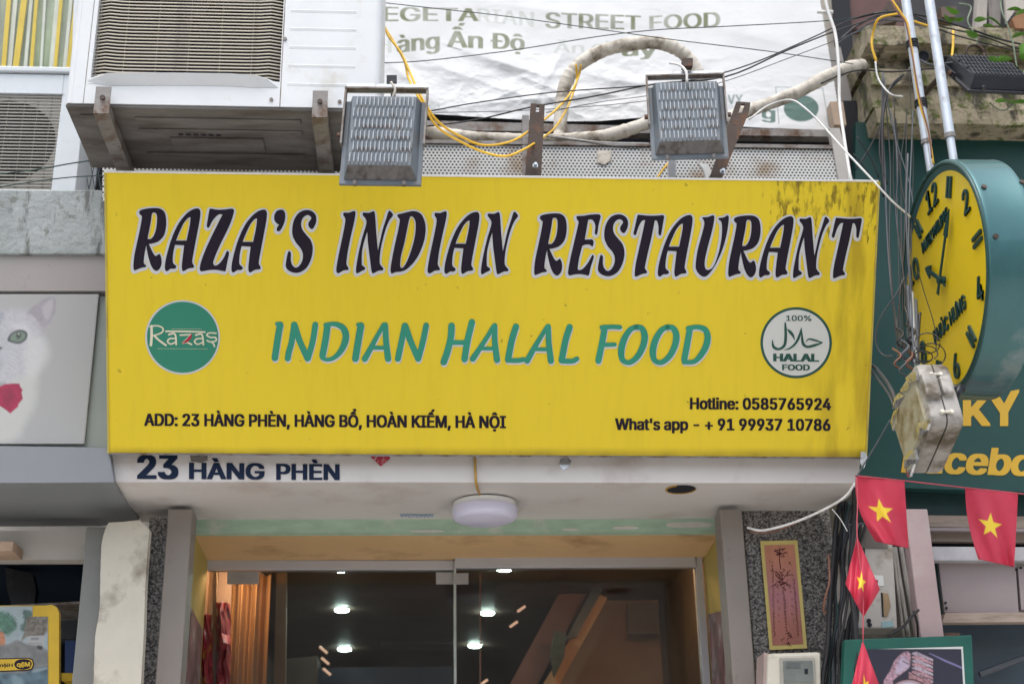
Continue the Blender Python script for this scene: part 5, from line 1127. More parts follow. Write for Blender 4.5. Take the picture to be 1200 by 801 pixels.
W([(640, 158, 4.78), (700, 166, 4.8), (760, 168, 4.8)], 1.6, 'whitecable', 'short white cord along the wrapped pipe', group=gw)
gwc = 'white cables at the right end of the sign'
W([(966, -6, 4.6), (971, 15, 4.6), (979, 40, 4.6), (983, 80, 4.6), (984, 120, 4.6), (989, 160, 4.55), (997, 212, 4.5)], 4.0, 'whitecable', 'thick white cable hanging down past the right edge of the banner', 'white_cable', group=gwc)
W([(878, 140, 4.7), (900, 124, 4.7), (926, 117, 4.65), (945, 128, 4.6), (965, 148, 4.55), (990, 176, 4.4), (1020, 208, 4.35), (1045, 235, 4.35), (1067, 254, 4.4)], 2.4, 'whitecable', 'white cord running from the banner emblem down to the clock', 'white_cable', group=gwc)
W([(958, 14, 4.62), (976, 14, 4.62)], 5, 'whitecable', 'short white bracket stub holding the thick white cable', 'white_cable', k=1)
W([(876, 618, 5.1), (895, 621, 5.05), (930, 612, 4.98), (965, 597, 4.93), (990, 582, 4.9), (1002, 566, 4.88)], 3.0, 'whitecable', 'white cable curving up under the right end of the canopy', 'white_cable', group=gwc)
W([(878, 622, 5.12), (900, 624, 5.1), (925, 616, 5.05), (952, 603, 5.0)], 1.8, 'brownwire', 'thin brown wire below the white cable under the canopy', group=gwc)
W([(1004, 558, 4.6), (1012, 545, 4.6), (1030, 515, 4.55), (1043, 492, 4.5)], 1.8, 'greycable', 'grey cord from the sign corner up to the white junction box', group=gwc)
W([(975, 596, 5.0), (985, 608, 5.0), (993, 622, 4.98)], 1.4, 'whitecable', 'thin pale cord at the upper right of the cable bundle', group=gwc)
# lamp leads
W([(785, 74, 4.4), (796, 76, 4.38), (804, 84, 4.36), (805, 96, 4.36)], 3.2, 'whitecable', 'short white lead curling into the top of the middle floodlight', 'lamp_lead')
W([(458, 96, 4.0), (463, 105, 4.0), (460, 116, 4.01), (464, 122, 4.02)], 2.6, 'conduit', 'short frayed lead twisting into the top of the left floodlight', 'lamp_lead')
W([(-20, 222, 4.8), (60, 210, 4.75), (110, 206, 4.7), (140, 207, 4.7)], 1.6, 'greencable', 'thin dark wire crossing just above the concrete beam', group='thin wires by the small air conditioner')
W([(-20, 206, 4.6), (40, 199, 4.6), (80, 192, 4.6), (106, 188, 4.62)], 1.8, 'greencable', 'thin dark wire crossing the grille of the small air conditioner', group='thin wires by the small air conditioner')
# ------------------------------------------------------------------ hanging clock
CC = PY(1106, 328, 4.52); CR = .428; CX = CC.x
ck = thing('hanging_clock', 'large double sided drum clock with yellow face hung from two steel poles', 'clock', (CX+.09, CC.y, CC.z-CR))
def K_(a, q, l=0):   # a: clock angle in degrees, q: share of radius, l: towards the viewer
    a = R(a); return V((CX-l, CC.y-math.sin(a)*q*CR, CC.z+math.cos(a)*q*CR))
DW = .155
mb = MB(); n = 72; prof = [(1.0, 0), (1.0, -DW), (.985, -DW-.004), (.0, -DW-.004)]
prof = [(.90, -.006), (.955, .006), (.985, .008), (1.0, .003), (1.003, -.004), (1.0, -.012), (1.0, -DW+.012), (1.003, -DW+.004), (1.0, -DW-.003), (.985, -DW-.008), (.95, -DW-.006)]
vs = []
for q, l in prof: vs += [K_(360*i/n, q, l) for i in range(n)]
mb.add(vs, [(a*n+i, a*n+(i+1) % n, (a+1)*n+(i+1) % n, (a+1)*n+i) for a in range(len(prof)-1) for i in range(n)]); mb.build('case', MAT['clock_green'], ck, smooth='auto')
mb = MB(); mb.tube([K_(5*i, .972, .006) for i in range(73)], .0085, 8, 1); mb.build('face_rim', MAT['clock_rim'], ck, smooth=True)
for nm, l in (('face', -.004), ('rear_face', -DW+.002)):
    mb = MB(); mb.add([K_(5*i, .96, l) for i in range(72)]+[K_(5*i, .96, l-.002) for i in range(72)], [tuple(range(72)), tuple(range(143, 71, -1))]); mb.build(nm, MAT['clock_face'], ck)
def kf(cx_, cy_):    # local print frame: u to the right, v up in metres round (cx,cy)
    return lambda x, y, l=0: V((CX-l, CC.y-(cx_+x), CC.z+(cy_+y)))
def raised(name, s, cx_, cy_, wd, ht, weight=.03, rot=0):
    vs, fs, ks = bold(s, weight, 3); x0 = min(v[0] for v in vs); x1 = max(v[0] for v in vs); c_, s_ = math.cos(rot), math.sin(rot); P = []
    for v, k in zip(vs, ks):
        a = ((v[0]-x0)/(x1-x0)-.5)*wd; b = (v[1]/CAP-.5)*ht; P.append(V((CX-k*.0001, CC.y-(cx_+a*c_-b*s_), CC.z+cy_+a*s_+b*c_)))
    n = len(P); ed = {}
    for f in fs:
        for i in range(len(f)):
            e = (f[i], f[(i+1) % len(f)]); ed[e] = 1
    side = [(a, b) for (a, b) in ed if (b, a) not in ed]
    V_ = [p+V((-.003, 0, 0)) for p in P]+[p+V((.003, 0, 0)) for p in P]
    return MB().add(V_, fs+[(a, b, b+n, a+n) for a, b in side]).build(name, MAT['clock_mark'], ck)
for num, a in (('12', 0), ('2', 60), ('4', 120), ('6', 180), ('8', 240), ('10', 300)):
    q = .77 if num not in ('10',) else .74
    raised('numeral', num, math.sin(R(a))*q*CR, math.cos(R(a))*q*CR, .052*len(num)+(.008 if len(num) > 1 else 0), .085, .014)
for a in (30, 90, 150, 210, 270, 330):
    for s in (-1, 1):
        d = V((0, -math.sin(R(a)), math.cos(R(a)))); t_ = V((0, -math.cos(R(a)), -math.sin(R(a)))); m0 = V((CX, CC.y, CC.z))
        A = m0+d*.68*CR+t_*s*.013; B = m0+d*.86*CR+t_*s*.013; w_ = t_*.0065
        f0 = [A-w_, A+w_, B+w_, B-w_]; MB().hexa([p+V((-.005, 0, 0)) for p in f0], [p+V((.003, 0, 0)) for p in f0]).build('hour_bar', MAT['clock_mark'], ck)
def place_text(name, s, pa, pb, ht, weight):
    A = PX(*pa, CX); B = PX(*pb, CX); ua, ub = CC.y-A.y, CC.y-B.y; va, vb = A.z-CC.z, B.z-CC.z
    raised(name, s, (ua+ub)/2, (va+vb)/2+ht/2, math.hypot(ub-ua, vb-va), ht, weight, math.atan2(vb-va, ub-ua))
place_text('maker_lettering', 'PATEK PHILIPPE', (1082, 297.5), (1111.5, 255), .043, .006)
place_text('shop_lettering', 'PHÚC HƯNG', (1096, 404), (1132.5, 360), .052, .010)
# hands
def hand(name, a, L, tail, head, wd, l):
    d = V((0, -math.sin(R(a)), math.cos(R(a)))); t_ = V((0, -math.cos(R(a)), -math.sin(R(a)))); m0 = V((CX-l, CC.y, CC.z))
    pts = [(-tail, -wd*1.6), (-tail*.8, 0), (-tail, wd*1.6), (-tail*.4, wd), (L-head, wd), (L-head*1.05, wd*3.4), (L-head*.5, wd*2), (L, 0), (L-head*.5, -wd*2), (L-head*1.05, -wd*3.4), (L-head, -wd), (-tail*.4, -wd)]
    P = [m0+d*a_+t_*b_ for a_, b_ in pts]; MB().prism(P, (-.006, 0, 0)).build(name, MAT['clock_mark'], ck)
hm = PX(1117, 245, CX)-CC; am = math.degrees(math.atan2(-hm.y, hm.z)); hh = PX(1087.5, 314, CX)-CC; ah = math.degrees(math.atan2(-hh.y, hh.z))
hand('minute_hand', am, hm.length, .055, .095, .0050, .012); hand('hour_hand', ah, hh.length, .045, .055, .0075, .007)
MB().cyl(V((CX+.004, CC.y, CC.z)), V((CX-.022, CC.y, CC.z)), .014, n=16).build('hub', MAT['clock_mark'], ck)
for a, l in ((68, -.02), (95, -.02), (64, -.16), (110, -.15)):
    p = K_(a, 1.0, l); o_ = (p-V((p.x, CC.y, CC.z))).normalized(); MB().cyl(p, p+o_*.006, .009, n=10).build('rivet', MAT['rust'], ck)
# poles
def pole(px, py, dx, label):
    X = CX+DW*.5+dx; p = PX(px, py, X); t = thing('steel_pole', label, 'pole', p, group='two steel poles holding the drum clock')
    zj = p.z+.12
    MB().cyl(V((p.x, p.y, p.z-.02)), V((p.x, p.y, p.z+.11)), .0150, n=16).build('lower_tube', MAT['pole'], t, smooth='auto')
    MB().cyl(V((p.x, p.y, p.z+.11)), V((p.x, p.y, p.z+1.7)), .0185, n=16).build('upper_tube', MAT['pole'], t, smooth='auto')
    MB().cyl(V((p.x, p.y, p.z+.10)), V((p.x, p.y, p.z+.118)), .0205, n=16).build('joint_ring', MAT['steel_dirty'], t, smooth='auto')
    return t, p
tA, pA = pole(1090, 196, 0, 'left steel pole above the clock, bound with yellow and black wires'); tB, pB = pole(1118, 190, 0, 'right bare steel pole above the clock')
for y in (38, 125):
    z = PX(1078, y, pA.x).z; 
    mb = MB(); [mb.tube([V((pA.x+.0215*math.cos(a), pA.y+.0215*math.sin(a), z+dz+.004*math.sin(a+dz*90))) for a in [i*.628 for i in range(11)]], .0042, 6, 1) for dz in (0, .009, .018, -.009)]
    mb.build('cable_tie', MAT['blackcable'], tA)
def pw(pts, r, m, label, nm='wire'): W([(x, y, Y) for x, y, Y in pts], r, m, label, nm, group='wires tied along the left clock pole')
yp_ = pA.y-.03
pw([(1043, -4, yp_), (1055, 14, yp_), (1063, 26, yp_), (1066, 42, yp_), (1069, 60, yp_), (1074, 100, yp_), (1079, 126, yp_), (1087, 150, yp_), (1091, 172, yp_), (1094, 192, yp_)], 2.4, 'yellowcable', 'yellow wire tied down the left clock pole', 'pole_wire')
pw([(1044, 0, yp_-.02), (1050, 12, yp_-.02), (1060, 24, yp_-.02), (1064, 38, yp_-.02), (1070, 70, yp_-.02), (1077, 110, yp_-.02), (1086, 145, yp_-.02), (1090, 165, yp_-.02), (1092, 185, yp_-.02)], 2.0, 'brownwire', 'copper brown wire tied down the left clock pole', 'pole_wire')

# ------------------------------------------------------------------ junction box hanging by the clock
JX = 1.60
jb = thing('junction_box', 'grimy ivory plastic junction box hanging as a diamond under the clock, patched with silver tape', 'junction box', PX(1066, 560, JX+.05))
def q7(x, y): return (x/5.01+1035, y/5.006+410)
dia = [q7(183, 62), q7(40, 398), q7(148, 742), q7(285, 420)]
D3 = [PX(x, y, JX) for x, y in dia]
ctr = sum(D3, V((0, 0, 0)))/4
def rounded(P, rad, seg=4):
    out = []; n = len(P)
    for i in range(n):
        a, b, c = P[i-1], P[i], P[(i+1) % n]; u_ = (a-b).normalized()*rad; v_ = (c-b).normalized()*rad
        for j in range(seg+1):
            t = j/seg; out.append(b+u_*(1-t)**2+v_*t**2)
    return out
def ring_solid(rings, name, m, parent, smooth=False, bevel=0):
    n = len(rings[0]); vs = [p for r_ in rings for p in r_]
    fs = [(a*n+i, a*n+(i+1) % n, (a+1)*n+(i+1) % n, (a+1)*n+i) for a in range(len(rings)-1) for i in range(n)]+[tuple(reversed(range(n))), tuple((len(rings)-1)*n+i for i in range(n))]
    return MB().add(vs, fs).build(name, m, parent, smooth=smooth, bevel=bevel)
base = rounded(D3, .035)
def off(P, k, dx): return [ctr+(p-ctr)*k+V((dx, 0, 0)) for p in P]
TH = .108
ring_solid([off(base, .90, 0), off(base, .97, .006), off(base, 1.0, .018), off(base, 1.0, .052)], 'front_shell', MAT['boxplastic'], jb, 'auto')
ring_solid([off(base, 1.0, .057), off(base, 1.0, TH-.015), off(base, .96, TH)], 'rear_shell', MAT['boxplastic'], jb, 'auto')
ring_solid([off(base, .975, .0521), off(base, .975, .0569)], 'gasket', MAT['blackcable'], jb)
sm = [ctr+(p-ctr)*.80 for p in D3]; ring_solid([[p+V((-.008, 0, 0)) for p in rounded(sm, .02)], [p+V((.001, 0, 0)) for p in rounded([ctr+(p-ctr)*.84 for p in D3], .02)]], 'lid_panel', M('grimy lid plastic', (.38, .36, .27), .55, var=.15, dirt=(.14, .10, .03), damt=.7, dscale=10, bump=.3), jb, 'auto')
# hinge lumps and latch
for t in (.3,):
    a = D3[3].lerp(D3[0], .55); 
    mb = MB(); e1 = (D3[0]-D3[3]).normalized(); e2 = V((1, 0, 0)); e3 = e1.cross(e2).normalized()
    if e3.dot(a-ctr) < 0: e3 = -e3
    mb.hexa([a-e1*.05+e2*.0-e3*.01, a+e1*.05-e3*.01, a+e1*.045+e3*.022, a-e1*.045+e3*.022], [a-e1*.05+e2*.050-e3*.01, a+e1*.05+e2*.050-e3*.01, a+e1*.045+e2*.050+e3*.022, a-e1*.045+e2*.050+e3*.022]); mb.build('hinge_housing', MAT['boxplastic'], jb, bevel=.008)
    mb = MB(); mb.hexa([a-e1*.04+e2*.058-e3*.01, a+e1*.04+e2*.058-e3*.01, a+e1*.035+e2*.058+e3*.020, a-e1*.035+e2*.058+e3*.020], [a-e1*.04+e2*.095-e3*.01, a+e1*.04+e2*.095-e3*.01, a+e1*.035+e2*.095+e3*.020, a-e1*.035+e2*.095+e3*.020]); mb.build('hinge_housing', MAT['boxplastic'], jb, bevel=.008)
for s_, e_, f_ in ((0, 3, .25), (0, 3, .86)):
    p = D3[s_].lerp(D3[e_], f_)+V((.0545, 0, 0)); d_ = (D3[e_]-D3[s_]).normalized(); up_ = d_.cross(V((1, 0, 0)));  up_ = up_ if up_.dot(p-ctr) > 0 else -up_
    mb = MB(); [mb.cyl(p+V((dx, 0, 0))-up_*.01, p+V((dx, 0, 0))+up_*.012, .007, n=8) for dx in (-.015, .015)]; mb.cyl(p+V((-.02, 0, 0))+up_*.006, p+V((.02, 0, 0))+up_*.006, .005, n=8); mb.build('latch', MAT['meter'], jb)
def foil(pts, l, seed):
    rr = random.Random(seed); P = [(x+rr.uniform(-.6, .6), y+rr.uniform(-.6, .6)) for x, y in [q7(*p) for p in pts]]
    P3 = [PX(x, y, JX-l)+V((rr.uniform(-.006, .004), 0, 0)) for x, y in P]; c = sum(P3, V((0, 0, 0)))/len(P3)+V((-.008, 0, 0)); n = len(P3)
    MB().add(P3+[c]+[p+V((.008, 0, 0)) for p in P3], [(i, (i+1) % n, n) for i in range(n)]+[(i, (i+1) % n, n+1+(i+1) % n, n+1+i) for i in range(n)]).build('tape_patch', MAT['foil'], jb)
foil([(165, 125), (195, 130), (190, 180), (150, 195), (135, 165)], .012, 1); foil([(130, 180), (165, 190), (150, 230), (110, 250), (95, 235)], .010, 2)
foil([(55, 360), (90, 330), (75, 440), (60, 470), (42, 420)], .010, 3); foil([(205, 430), (285, 405), (265, 470), (215, 500), (200, 470)], .014, 4)
foil([(150, 590), (190, 580), (195, 640), (160, 700), (130, 690), (125, 640)], .012, 5); foil([(130, 690), (185, 640), (165, 740), (140, 745)], .012, 6)
foil([(75, 285), (100, 250), (125, 270), (85, 340), (65, 345)], .010, 7)
def jw(pts, r, m, label, nm='wire', grp='loose wires tangled between clock and junction box'): W(pts, r, m, label, nm, group=grp)
jY = 4.35
# dark clip to the drum clock
mb = MB(); A = PY(1108, 463, 4.3); B = PY(1130, 455, 4.3); mb.tube([A, (A+B)/2+V((0, 0, .012)), B], .013, 8, 4); mb.tube([PY(1118, 470, 4.3), PY(1126, 452, 4.29)], .012, 8, 1); mb.build('clamp', MAT['black'], None, smooth=True, label='black clamp joining junction box and clock rim', cat='clamp')
for i, (cx, cy, rx, ry, ph) in enumerate(((1087, 402, 15, 12, 0), (1085, 414, 14, 9, 1), (1082, 418, 11, 7, 2), (1092, 416, 16, 14, 2.5))):
    pts = [(cx+rx*math.cos(ph+a*.55), cy+ry*math.sin(ph+a*.55), 4.28+.02*math.sin(a)) for a in range(12)]
    jw(pts, 1.3, 'blackcable', ['widest', 'middle', 'smallest', 'rightmost'][i]+' loose loop of thin black wire over the clock face', 'wire_loop')
jw([(1076, 318, 4.3), (1084, 345, 4.3), (1092, 370, 4.3), (1097, 392, 4.3), (1097, 410, 4.3)], 1.0, 'blackcable', 'hair thin wire falling across the yellow clock face')
jw([(1064, 180, 4.4), (1062, 240, 4.38), (1064, 300, 4.36), (1068, 350, 4.36), (1070, 400, 4.34), (1074, 425, 4.3)], 2.2, 'greycable', 'grey wire hugging the left rim of the clock')
jw([(1035, 85, 4.9), (1034, 140, 4.9), (1037, 200, 4.85), (1040, 280, 4.8), (1045, 340, 4.7), (1053, 390, 4.55), (1066, 415, 4.4)], 2.6, 'greycable', 'grey cable dropping from the mossy ledge past the sign edge')
jw([(1039, 118, 4.9), (1048, 150, 4.85), (1052, 200, 4.8), (1050, 250, 4.8), (1056, 300, 4.7), (1062, 360, 4.5), (1064, 400, 4.4)], 1.6, 'greycable', 'thin grey wire left of the clock')
jw([(1070, 130, 4.8), (1068, 180, 4.7), (1066, 230, 4.6), (1065, 290, 4.5), (1068, 340, 4.4)], 1.6, 'greycable', 'thin grey wire dropping to the upper left clock rim')
jw([(1036, 90, 4.95), (1046, 150, 4.9), (1066, 215, 4.8), (1072, 260, 4.7)], 1.4, 'greycable', 'thin wire slanting from the pipe stub to the clock')
jw([(1060, 325, 4.5), (1050, 345, 4.5), (1032, 372, 4.55), (1026, 398, 4.6), (1034, 415, 4.6), (1046, 417, 4.55)], 1.8, 'greycable', 'looped grey wire beside the right edge of the sign')
jw([(1008, 430, 4.85), (1022, 428, 4.8), (1034, 440, 4.7), (1044, 455, 4.6), (1050, 470, 4.5)], 4.6, 'greycable', 'thick grey cable emerging from behind the sign to the junction box')
jw([(1006, 436, 4.86), (1020, 434, 4.8), (1032, 448, 4.7), (1042, 462, 4.6), (1048, 476, 4.5)], 3.2, 'greycable', 'second grey cable below the thick one beside the sign')
for i, (x, dx, m, r_) in enumerate(((1064, 4, 'greycable', 4), (1068, 3, 'pole', 6), (1073, 2, 'greycable', 4), (1060, 9, 'blackcable', 3), (1079, -3, 'blackcable', 3))):
    jw([(x, 335+i*8, 4.42), (x+dx*.4, 370, 4.40), (x+dx, 400, 4.38), (x+dx*1.5, 425, 4.36)], r_, m, ['grey cord', 'silver tube', 'second grey cord', 'outer black cord', 'inner black cord'][i]+' in the knot above the junction box', 'loose_cable')
for i, (x, y) in enumerate(((1055, 395), (1061, 410), (1052, 420), (1068, 392), (1058, 428), (1066, 420))):
    jw([(x-6, y-12, 4.4), (x+4, y-4, 4.36), (x-4, y+6, 4.36), (x+5, y+13, 4.38)], 3.4 if i % 2 else 2.2, ['blackcable', 'greycable', 'brownwire'][i % 3], 'short '+['black', 'grey', 'copper', 'dark', 'pale', 'reddish'][i]+' twisted end in the knot by the clock, '+['upper left', 'middle', 'lower left', 'upper right', 'lowest', 'lower right'][i], 'wire_end')

rr = random.Random(33)
for i in range(8):
    x0 = rr.uniform(1028, 1066); x1 = rr.uniform(1052, 1074); y0 = rr.uniform(88, 150); y1 = rr.uniform(370, 430); bx = rr.uniform(-9, 9)
    W([(x0, y0, 4.95), (x0+(x1-x0)*.2+bx, y0+(y1-y0)*.3, 4.85), (x0+(x1-x0)*.5-bx*.5, y0+(y1-y0)*.6, 4.7), (x1-4, y1-30, 4.5), (x1, y1, 4.36)], rr.choice((.9, 1.2, 1.6)), 'blackcable', 'thin dark wire hanging from the mossy cornice to the knot above the junction box', 'thin_wire', group='thin wires hanging between cornice and junction box')
# ------------------------------------------------------------------ right neighbour: green board, mossy ledge
YG = 5.20
gb = thing('green_signboard', 'dark green shop sign board behind the clock with amber lettering', 'sign', PY(1110, 572, YG))
slab('panel', [(1003, 143), (1330, 150), (1330, 580), (1050, 571), (1000, 569)], YG, .05, MAT['teal_board'], gb)
onG = lambda x, y, l=0: PY(x, y, YG-.002-l)
mb = MB(); text_px(mb, 'KÝ', 1128.5, 1195, 468, 498, 457, 498, onG, .035); mb.build('upper_lettering', MAT['amber'], gb)
mb = MB(); text_px(mb, 'Facebook', 1056, 1262, 522, 552.5, 528, 558, onG, .035, slant=.16); mb.build('lower_lettering', MAT['amber'], gb)
# stepped cornice
def zy(px, y, Y): return PY(px, y, Y).z
LX0 = PY(998, 90, 5.3).x; LX1 = LX0+2.2
steps = [(5.06, 31, 52), (5.10, 52, 62), (5.17, 62, 82), (5.09, 82, 100), (5.11, 100, 128), (5.07, 128, 145)]
ml = thing('mossy_cornice', 'old moss stained stone cornice above the green sign board', 'cornice', V((PY(1100, 145, 5.2).x, 5.2, PY(1100, 145, 5.2).z)))
rr = random.Random(4)
for Y, a, b in steps:
    z1 = zy(1100, a, Y); z0 = zy(1100, b, Y); bm = MB(); nx_ = 40; nz = 4
    vs = []; 
    for j in range(nz+1):
        for i in range(nx_+1):
            x = LX0+(LX1-LX0)*i/nx_; z = z0+(z1-z0)*j/nz; d_ = noise.fractal(V((x*7, Y*9, z*9)), 1, 2, 4)*.012; e = .006*noise.noise(V((x*12, Y*5, j*9)))
            vs.append(V((x+(rr.uniform(0, .01)+.02*noise.noise(V((z*9, Y, 0))) if i == 0 else 0), Y-d_, z+(e if j in (0, nz) else 0))))
    bm.add(vs, [(j*(nx_+1)+i, j*(nx_+1)+i+1, (j+1)*(nx_+1)+i+1, (j+1)*(nx_+1)+i) for j in range(nz) for i in range(nx_)])
    n_ = nx_+1; T_ = vs[nz*n_:]; B_0 = vs[:n_]
    bm.add(T_+[V((p.x, 5.6, p.z)) for p in T_], [(i, i+1, i+1+n_, i+n_) for i in range(nx_)]); bm.add(B_0+[V((p.x, 5.6, p.z)) for p in B_0], [(i, i+1, i+1+n_, i+n_) for i in range(nx_)])
    c = [vs[j*n_] for j in range(nz+1)]; bm.add(c+[V((p.x, 5.6, p.z)) for p in c], [(i, i+1, i+2+nz, i+1+nz) for i in range(nz)])
    bm.build('moulding', MAT['mossy'], ml)
slab('upper_wall', [(985, -60), (1010, -60), (1060, -60), (1062, 30), (1000, 34), (988, 30)], 5.5, .05, M('maroon shutter', (.10, .045, .04), .6, var=.2), None, label='dull maroon board above the left end of the mossy cornice', cat='board')
slab('upper_board', [(1058, -60), (1330, -60), (1330, 36), (1060, 34)], 5.52, .03, M('dark attic wall', (.045, .045, .05), .8, var=.4, scale=8), None, kind='structure')
slab('dark_slot', [(972, -60), (992, -60), (1010, 215), (990, 215)], 5.48, .02, MAT['dark'], None, kind='structure')
slab('grey_post', [(1148, -30), (1159, -30), (1156, 30), (1143, 33)], 5.45, .05, M('bleached timber', (.42, .39, .36), .8, var=.2, stretch=(3, 3, 1)), None, label='bleached timber post above the black floodlight', cat='post')
slab('grey_post', [(1162, -30), (1176, -30), (1172, 30), (1164, 30)], 5.4, .05, M('grey timber', (.26, .24, .23), .8), None, label='darker grey timber post right of the bleached one', cat='post')
slab('pale_tarp', [(1176, -30), (1330, -40), (1330, 30), (1190, 12), (1180, 26)], 5.3, .02, M('pale cloth', (.44, .41, .37), .8, var=.15), None, label='pale cloth scrap at the top right corner', cat='cloth')
slab('clay_pot', [(1186, 22), (1196, 13), (1230, 10), (1230, 34), (1190, 33)], 5.05, .15, M('clay', (.24, .12, .06), .8, var=.3), None, label='reddish clay pot on the cornice at the right edge', cat='pot')
slab('vent_box', [(1103, 8), (1121, 8), (1119, 20), (1104, 20)], 5.25, .1, M('brown vent', (.10, .07, .05), .6), None, label='small brown box fixed above the cornice between poles and plants', cat='box')
slab('grey_cloth', [(1040, 2), (1060, 2), (1052, 24), (1030, 30), (1034, 18)], 5.2, .05, MAT['rust'], None, label='rusty scrap metal lump on the left end of the cornice', cat='scrap')
# pipe stub
A = PY(1083, 65, 4.86); B = PY(1062, 96, 5.15)
ps = thing('pipe_stub', 'grey plastic pipe stub poking out of the mossy cornice between the poles', 'pipe', B)
MB().tube([A, B+V((0, 0, 0))], .0235, 16, 1, caps=False).build('tube', M('grey pvc', (.30, .29, .27), .6, dirt=(.15, .13, .1), damt=.4), ps, smooth=True)
dd = (A-B).normalized(); MB().cyl(A-dd*.012, A-dd*.010, .0230, n=20).build('dark_bore', MAT['dark'], ps); MB().tube([A+dd*.001, A-dd*.012], .0255, 16, 1, caps=False).build('rim', MAT['greybeam'], ps, smooth=True)
# wires over the cornice
gu = 'wires lying over the mossy cornice'
for i, (pts, r_, m, lb_) in enumerate((
  ([(1000, 22, 5.0), (1040, 14, 4.95), (1080, 18, 4.95), (1130, 32, 4.95), (1180, 48, 4.95), (1240, 60, 4.95)], 3.0, 'blackcable', 'upper black cable running right over the cornice'),
  ([(1062, 14, 4.92), (1100, 30, 4.92), (1150, 42, 4.92), (1190, 56, 4.92), (1240, 66, 4.9)], 2.4, 'blackcable', 'middle black cable running right over the cornice'),
  ([(1066, 18, 4.9), (1110, 38, 4.9), (1160, 52, 4.9), (1240, 72, 4.9)], 2.0, 'blackcable', 'lower black cable running right over the cornice'),
  ([(985, 46, 4.9), (1005, 30, 4.95), (1030, 18, 5.0), (1060, 20, 5.0)], 3.0, 'blackcable', 'black cable bending left off the cornice end'),
  ([(980, 52, 4.9), (1002, 38, 4.95), (1030, 24, 5.0), (1070, 26, 5.0)], 2.4, 'greycable', 'grey cable bending left off the cornice end'),
  ([(962, 98, 4.9), (985, 88, 4.9), (1010, 82, 4.95), (1050, 84, 5.0), (1130, 76, 5.0)], 2.4, 'blackcable', 'black cable along the recess of the cornice'),
  ([(1052, 16, 4.85), (1030, 22, 4.85), (1023, 40, 4.9), (1022, 55, 4.9), (1027, 72, 4.9)], 3.4, 'yellowcable', 'ochre cable looping over the left end of the cornice'),
  ([(1026, 72, 4.9), (1028, 88, 4.9), (1034, 100, 4.88), (1045, 111, 4.85), (1058, 113, 4.85)], 2.4, 'whitecable', 'white lead below the ochre cable on the cornice'),
  ([(1068, 24, 4.8), (1080, 28, 4.82), (1100, 34, 4.85)], 3.0, 'yellowcable', 'short ochre cable between the two clock poles'),
  ([(1117, 36, 4.95), (1117, 52, 4.9), (1115, 72, 4.85)], 3.4, 'yellowcable', 'short ochre lead dropping to the black floodlight'),
  ([(1058, 88, 4.95), (1045, 100, 4.9), (1037, 120, 4.88), (1034, 160, 4.86), (1036, 230, 4.84)], 3.6, 'blackcable', 'black cable curling from the pipe stub down the green board'),
  ([(1056, 92, 4.93), (1042, 106, 4.9), (1034, 130, 4.88), (1031, 180, 4.86), (1040, 216, 4.84)], 2.4, 'blackcable', 'thinner black cable beside the one from the pipe stub'),
  ([(1078, 70, 4.86), (1092, 76, 4.8), (1110, 74, 4.8), (1130, 72, 4.75)], 2.2, 'greycable', 'grey lead from the pipe stub to the black floodlight'),
  )): W(pts, r_, m, lb_, 'wire', group=gu)
for i, (x0, y0, x1, y1) in enumerate(((1002, 200, 1034, 140), (1000, 180, 1022, 214), (1004, 160, 1030, 208))):
    W([(x0, y0, 5.0), ((x0+x1)/2+3, (y0+y1)/2, 5.0), (x1, y1, 5.0)], 2.0, 'blackcable', ['black wire rising', 'black wire falling', 'upper black wire falling'][i]+' to the right behind the sign corner', 'wire', group=gu)
MB().tube([PY(1100, 92, 4.85), PY(1078, 116, 5.1)], .012, 8, 1).build('support_bar', MAT['rust'], None, label='dark slanted support bar behind the right clock pole', cat='bar')
# ring conduit behind the black lamp
cR = PY(1143, 62, 4.9); mb = MB(); mb.tube([cR+V((.038*math.cos(a), 0, .038*math.sin(a))) for a in [i*.3142 for i in range(21)]], .006, 8, 1); mb.build('metal_ring', MAT['rust'], None, smooth=True, label='rusty round hoop above the black floodlight', cat='ring')
# vines
def leafm(L, wd):
    n = 6; vs = []; fs = []
    for i in range(n+1):
        t = i/n; w_ = wd*math.sin(math.pi*min(1, t*.93+.07))**.8*(1-.35*t); z = -.25*L*t*t
        vs += [V((t*L, -w_, z+w_*.25)), V((t*L, 0, z)), V((t*L, w_, z+w_*.25))]
    for i in range(n): fs += [(i*3, i*3+3, i*3+4, i*3+1), (i*3+1, i*3+4, i*3+5, i*3+2)]
    return vs, fs
def vine(label, pts, leaves, seed):
    rr = random.Random(seed); P = spline([PY(*p) for p in pts], 5); t = thing('vine', label, 'plant', P[0], group='green vines hanging over the cornice')
    MB().tube(P, .003, 6, 1).build('stem', MAT['stem'], t, smooth=True)
    for (x, y, Lx, ang) in leaves:
        p = PY(x, y, pts[0][2]-.05); vs, fs = leafm(Lx, Lx*.30); M_ = Matrix.Rotation(R(-ang), 4, 'Y') @ Matrix.Rotation(rr.uniform(-.6, .6), 4, 'X') @ Matrix.Rotation(rr.uniform(-.4, .1), 4, 'Z')
        MB().add([M_ @ v+p for v in vs], fs).build('leaf', MAT['leaf'], t, smooth=True)
vine('pale stemmed vine dropping past the right side of the black floodlight', [(1172, -10, 4.8), (1174, 12, 4.8), (1181, 30, 4.8), (1187, 50, 4.8), (1192, 80, 4.8), (1198, 100, 4.8)],
     [(1172, 4, .05, 70), (1186, 44, .06, 25), (1200, 40, .08, -20), (1196, 52, .09, -70), (1194, 66, .07, -30), (1200, 84, .09, 20), (1184, 76, .07, -35), (1200, 62, .08, 60), (1180, 12, .07, 15), (1190, 18, .08, 30)], 3)
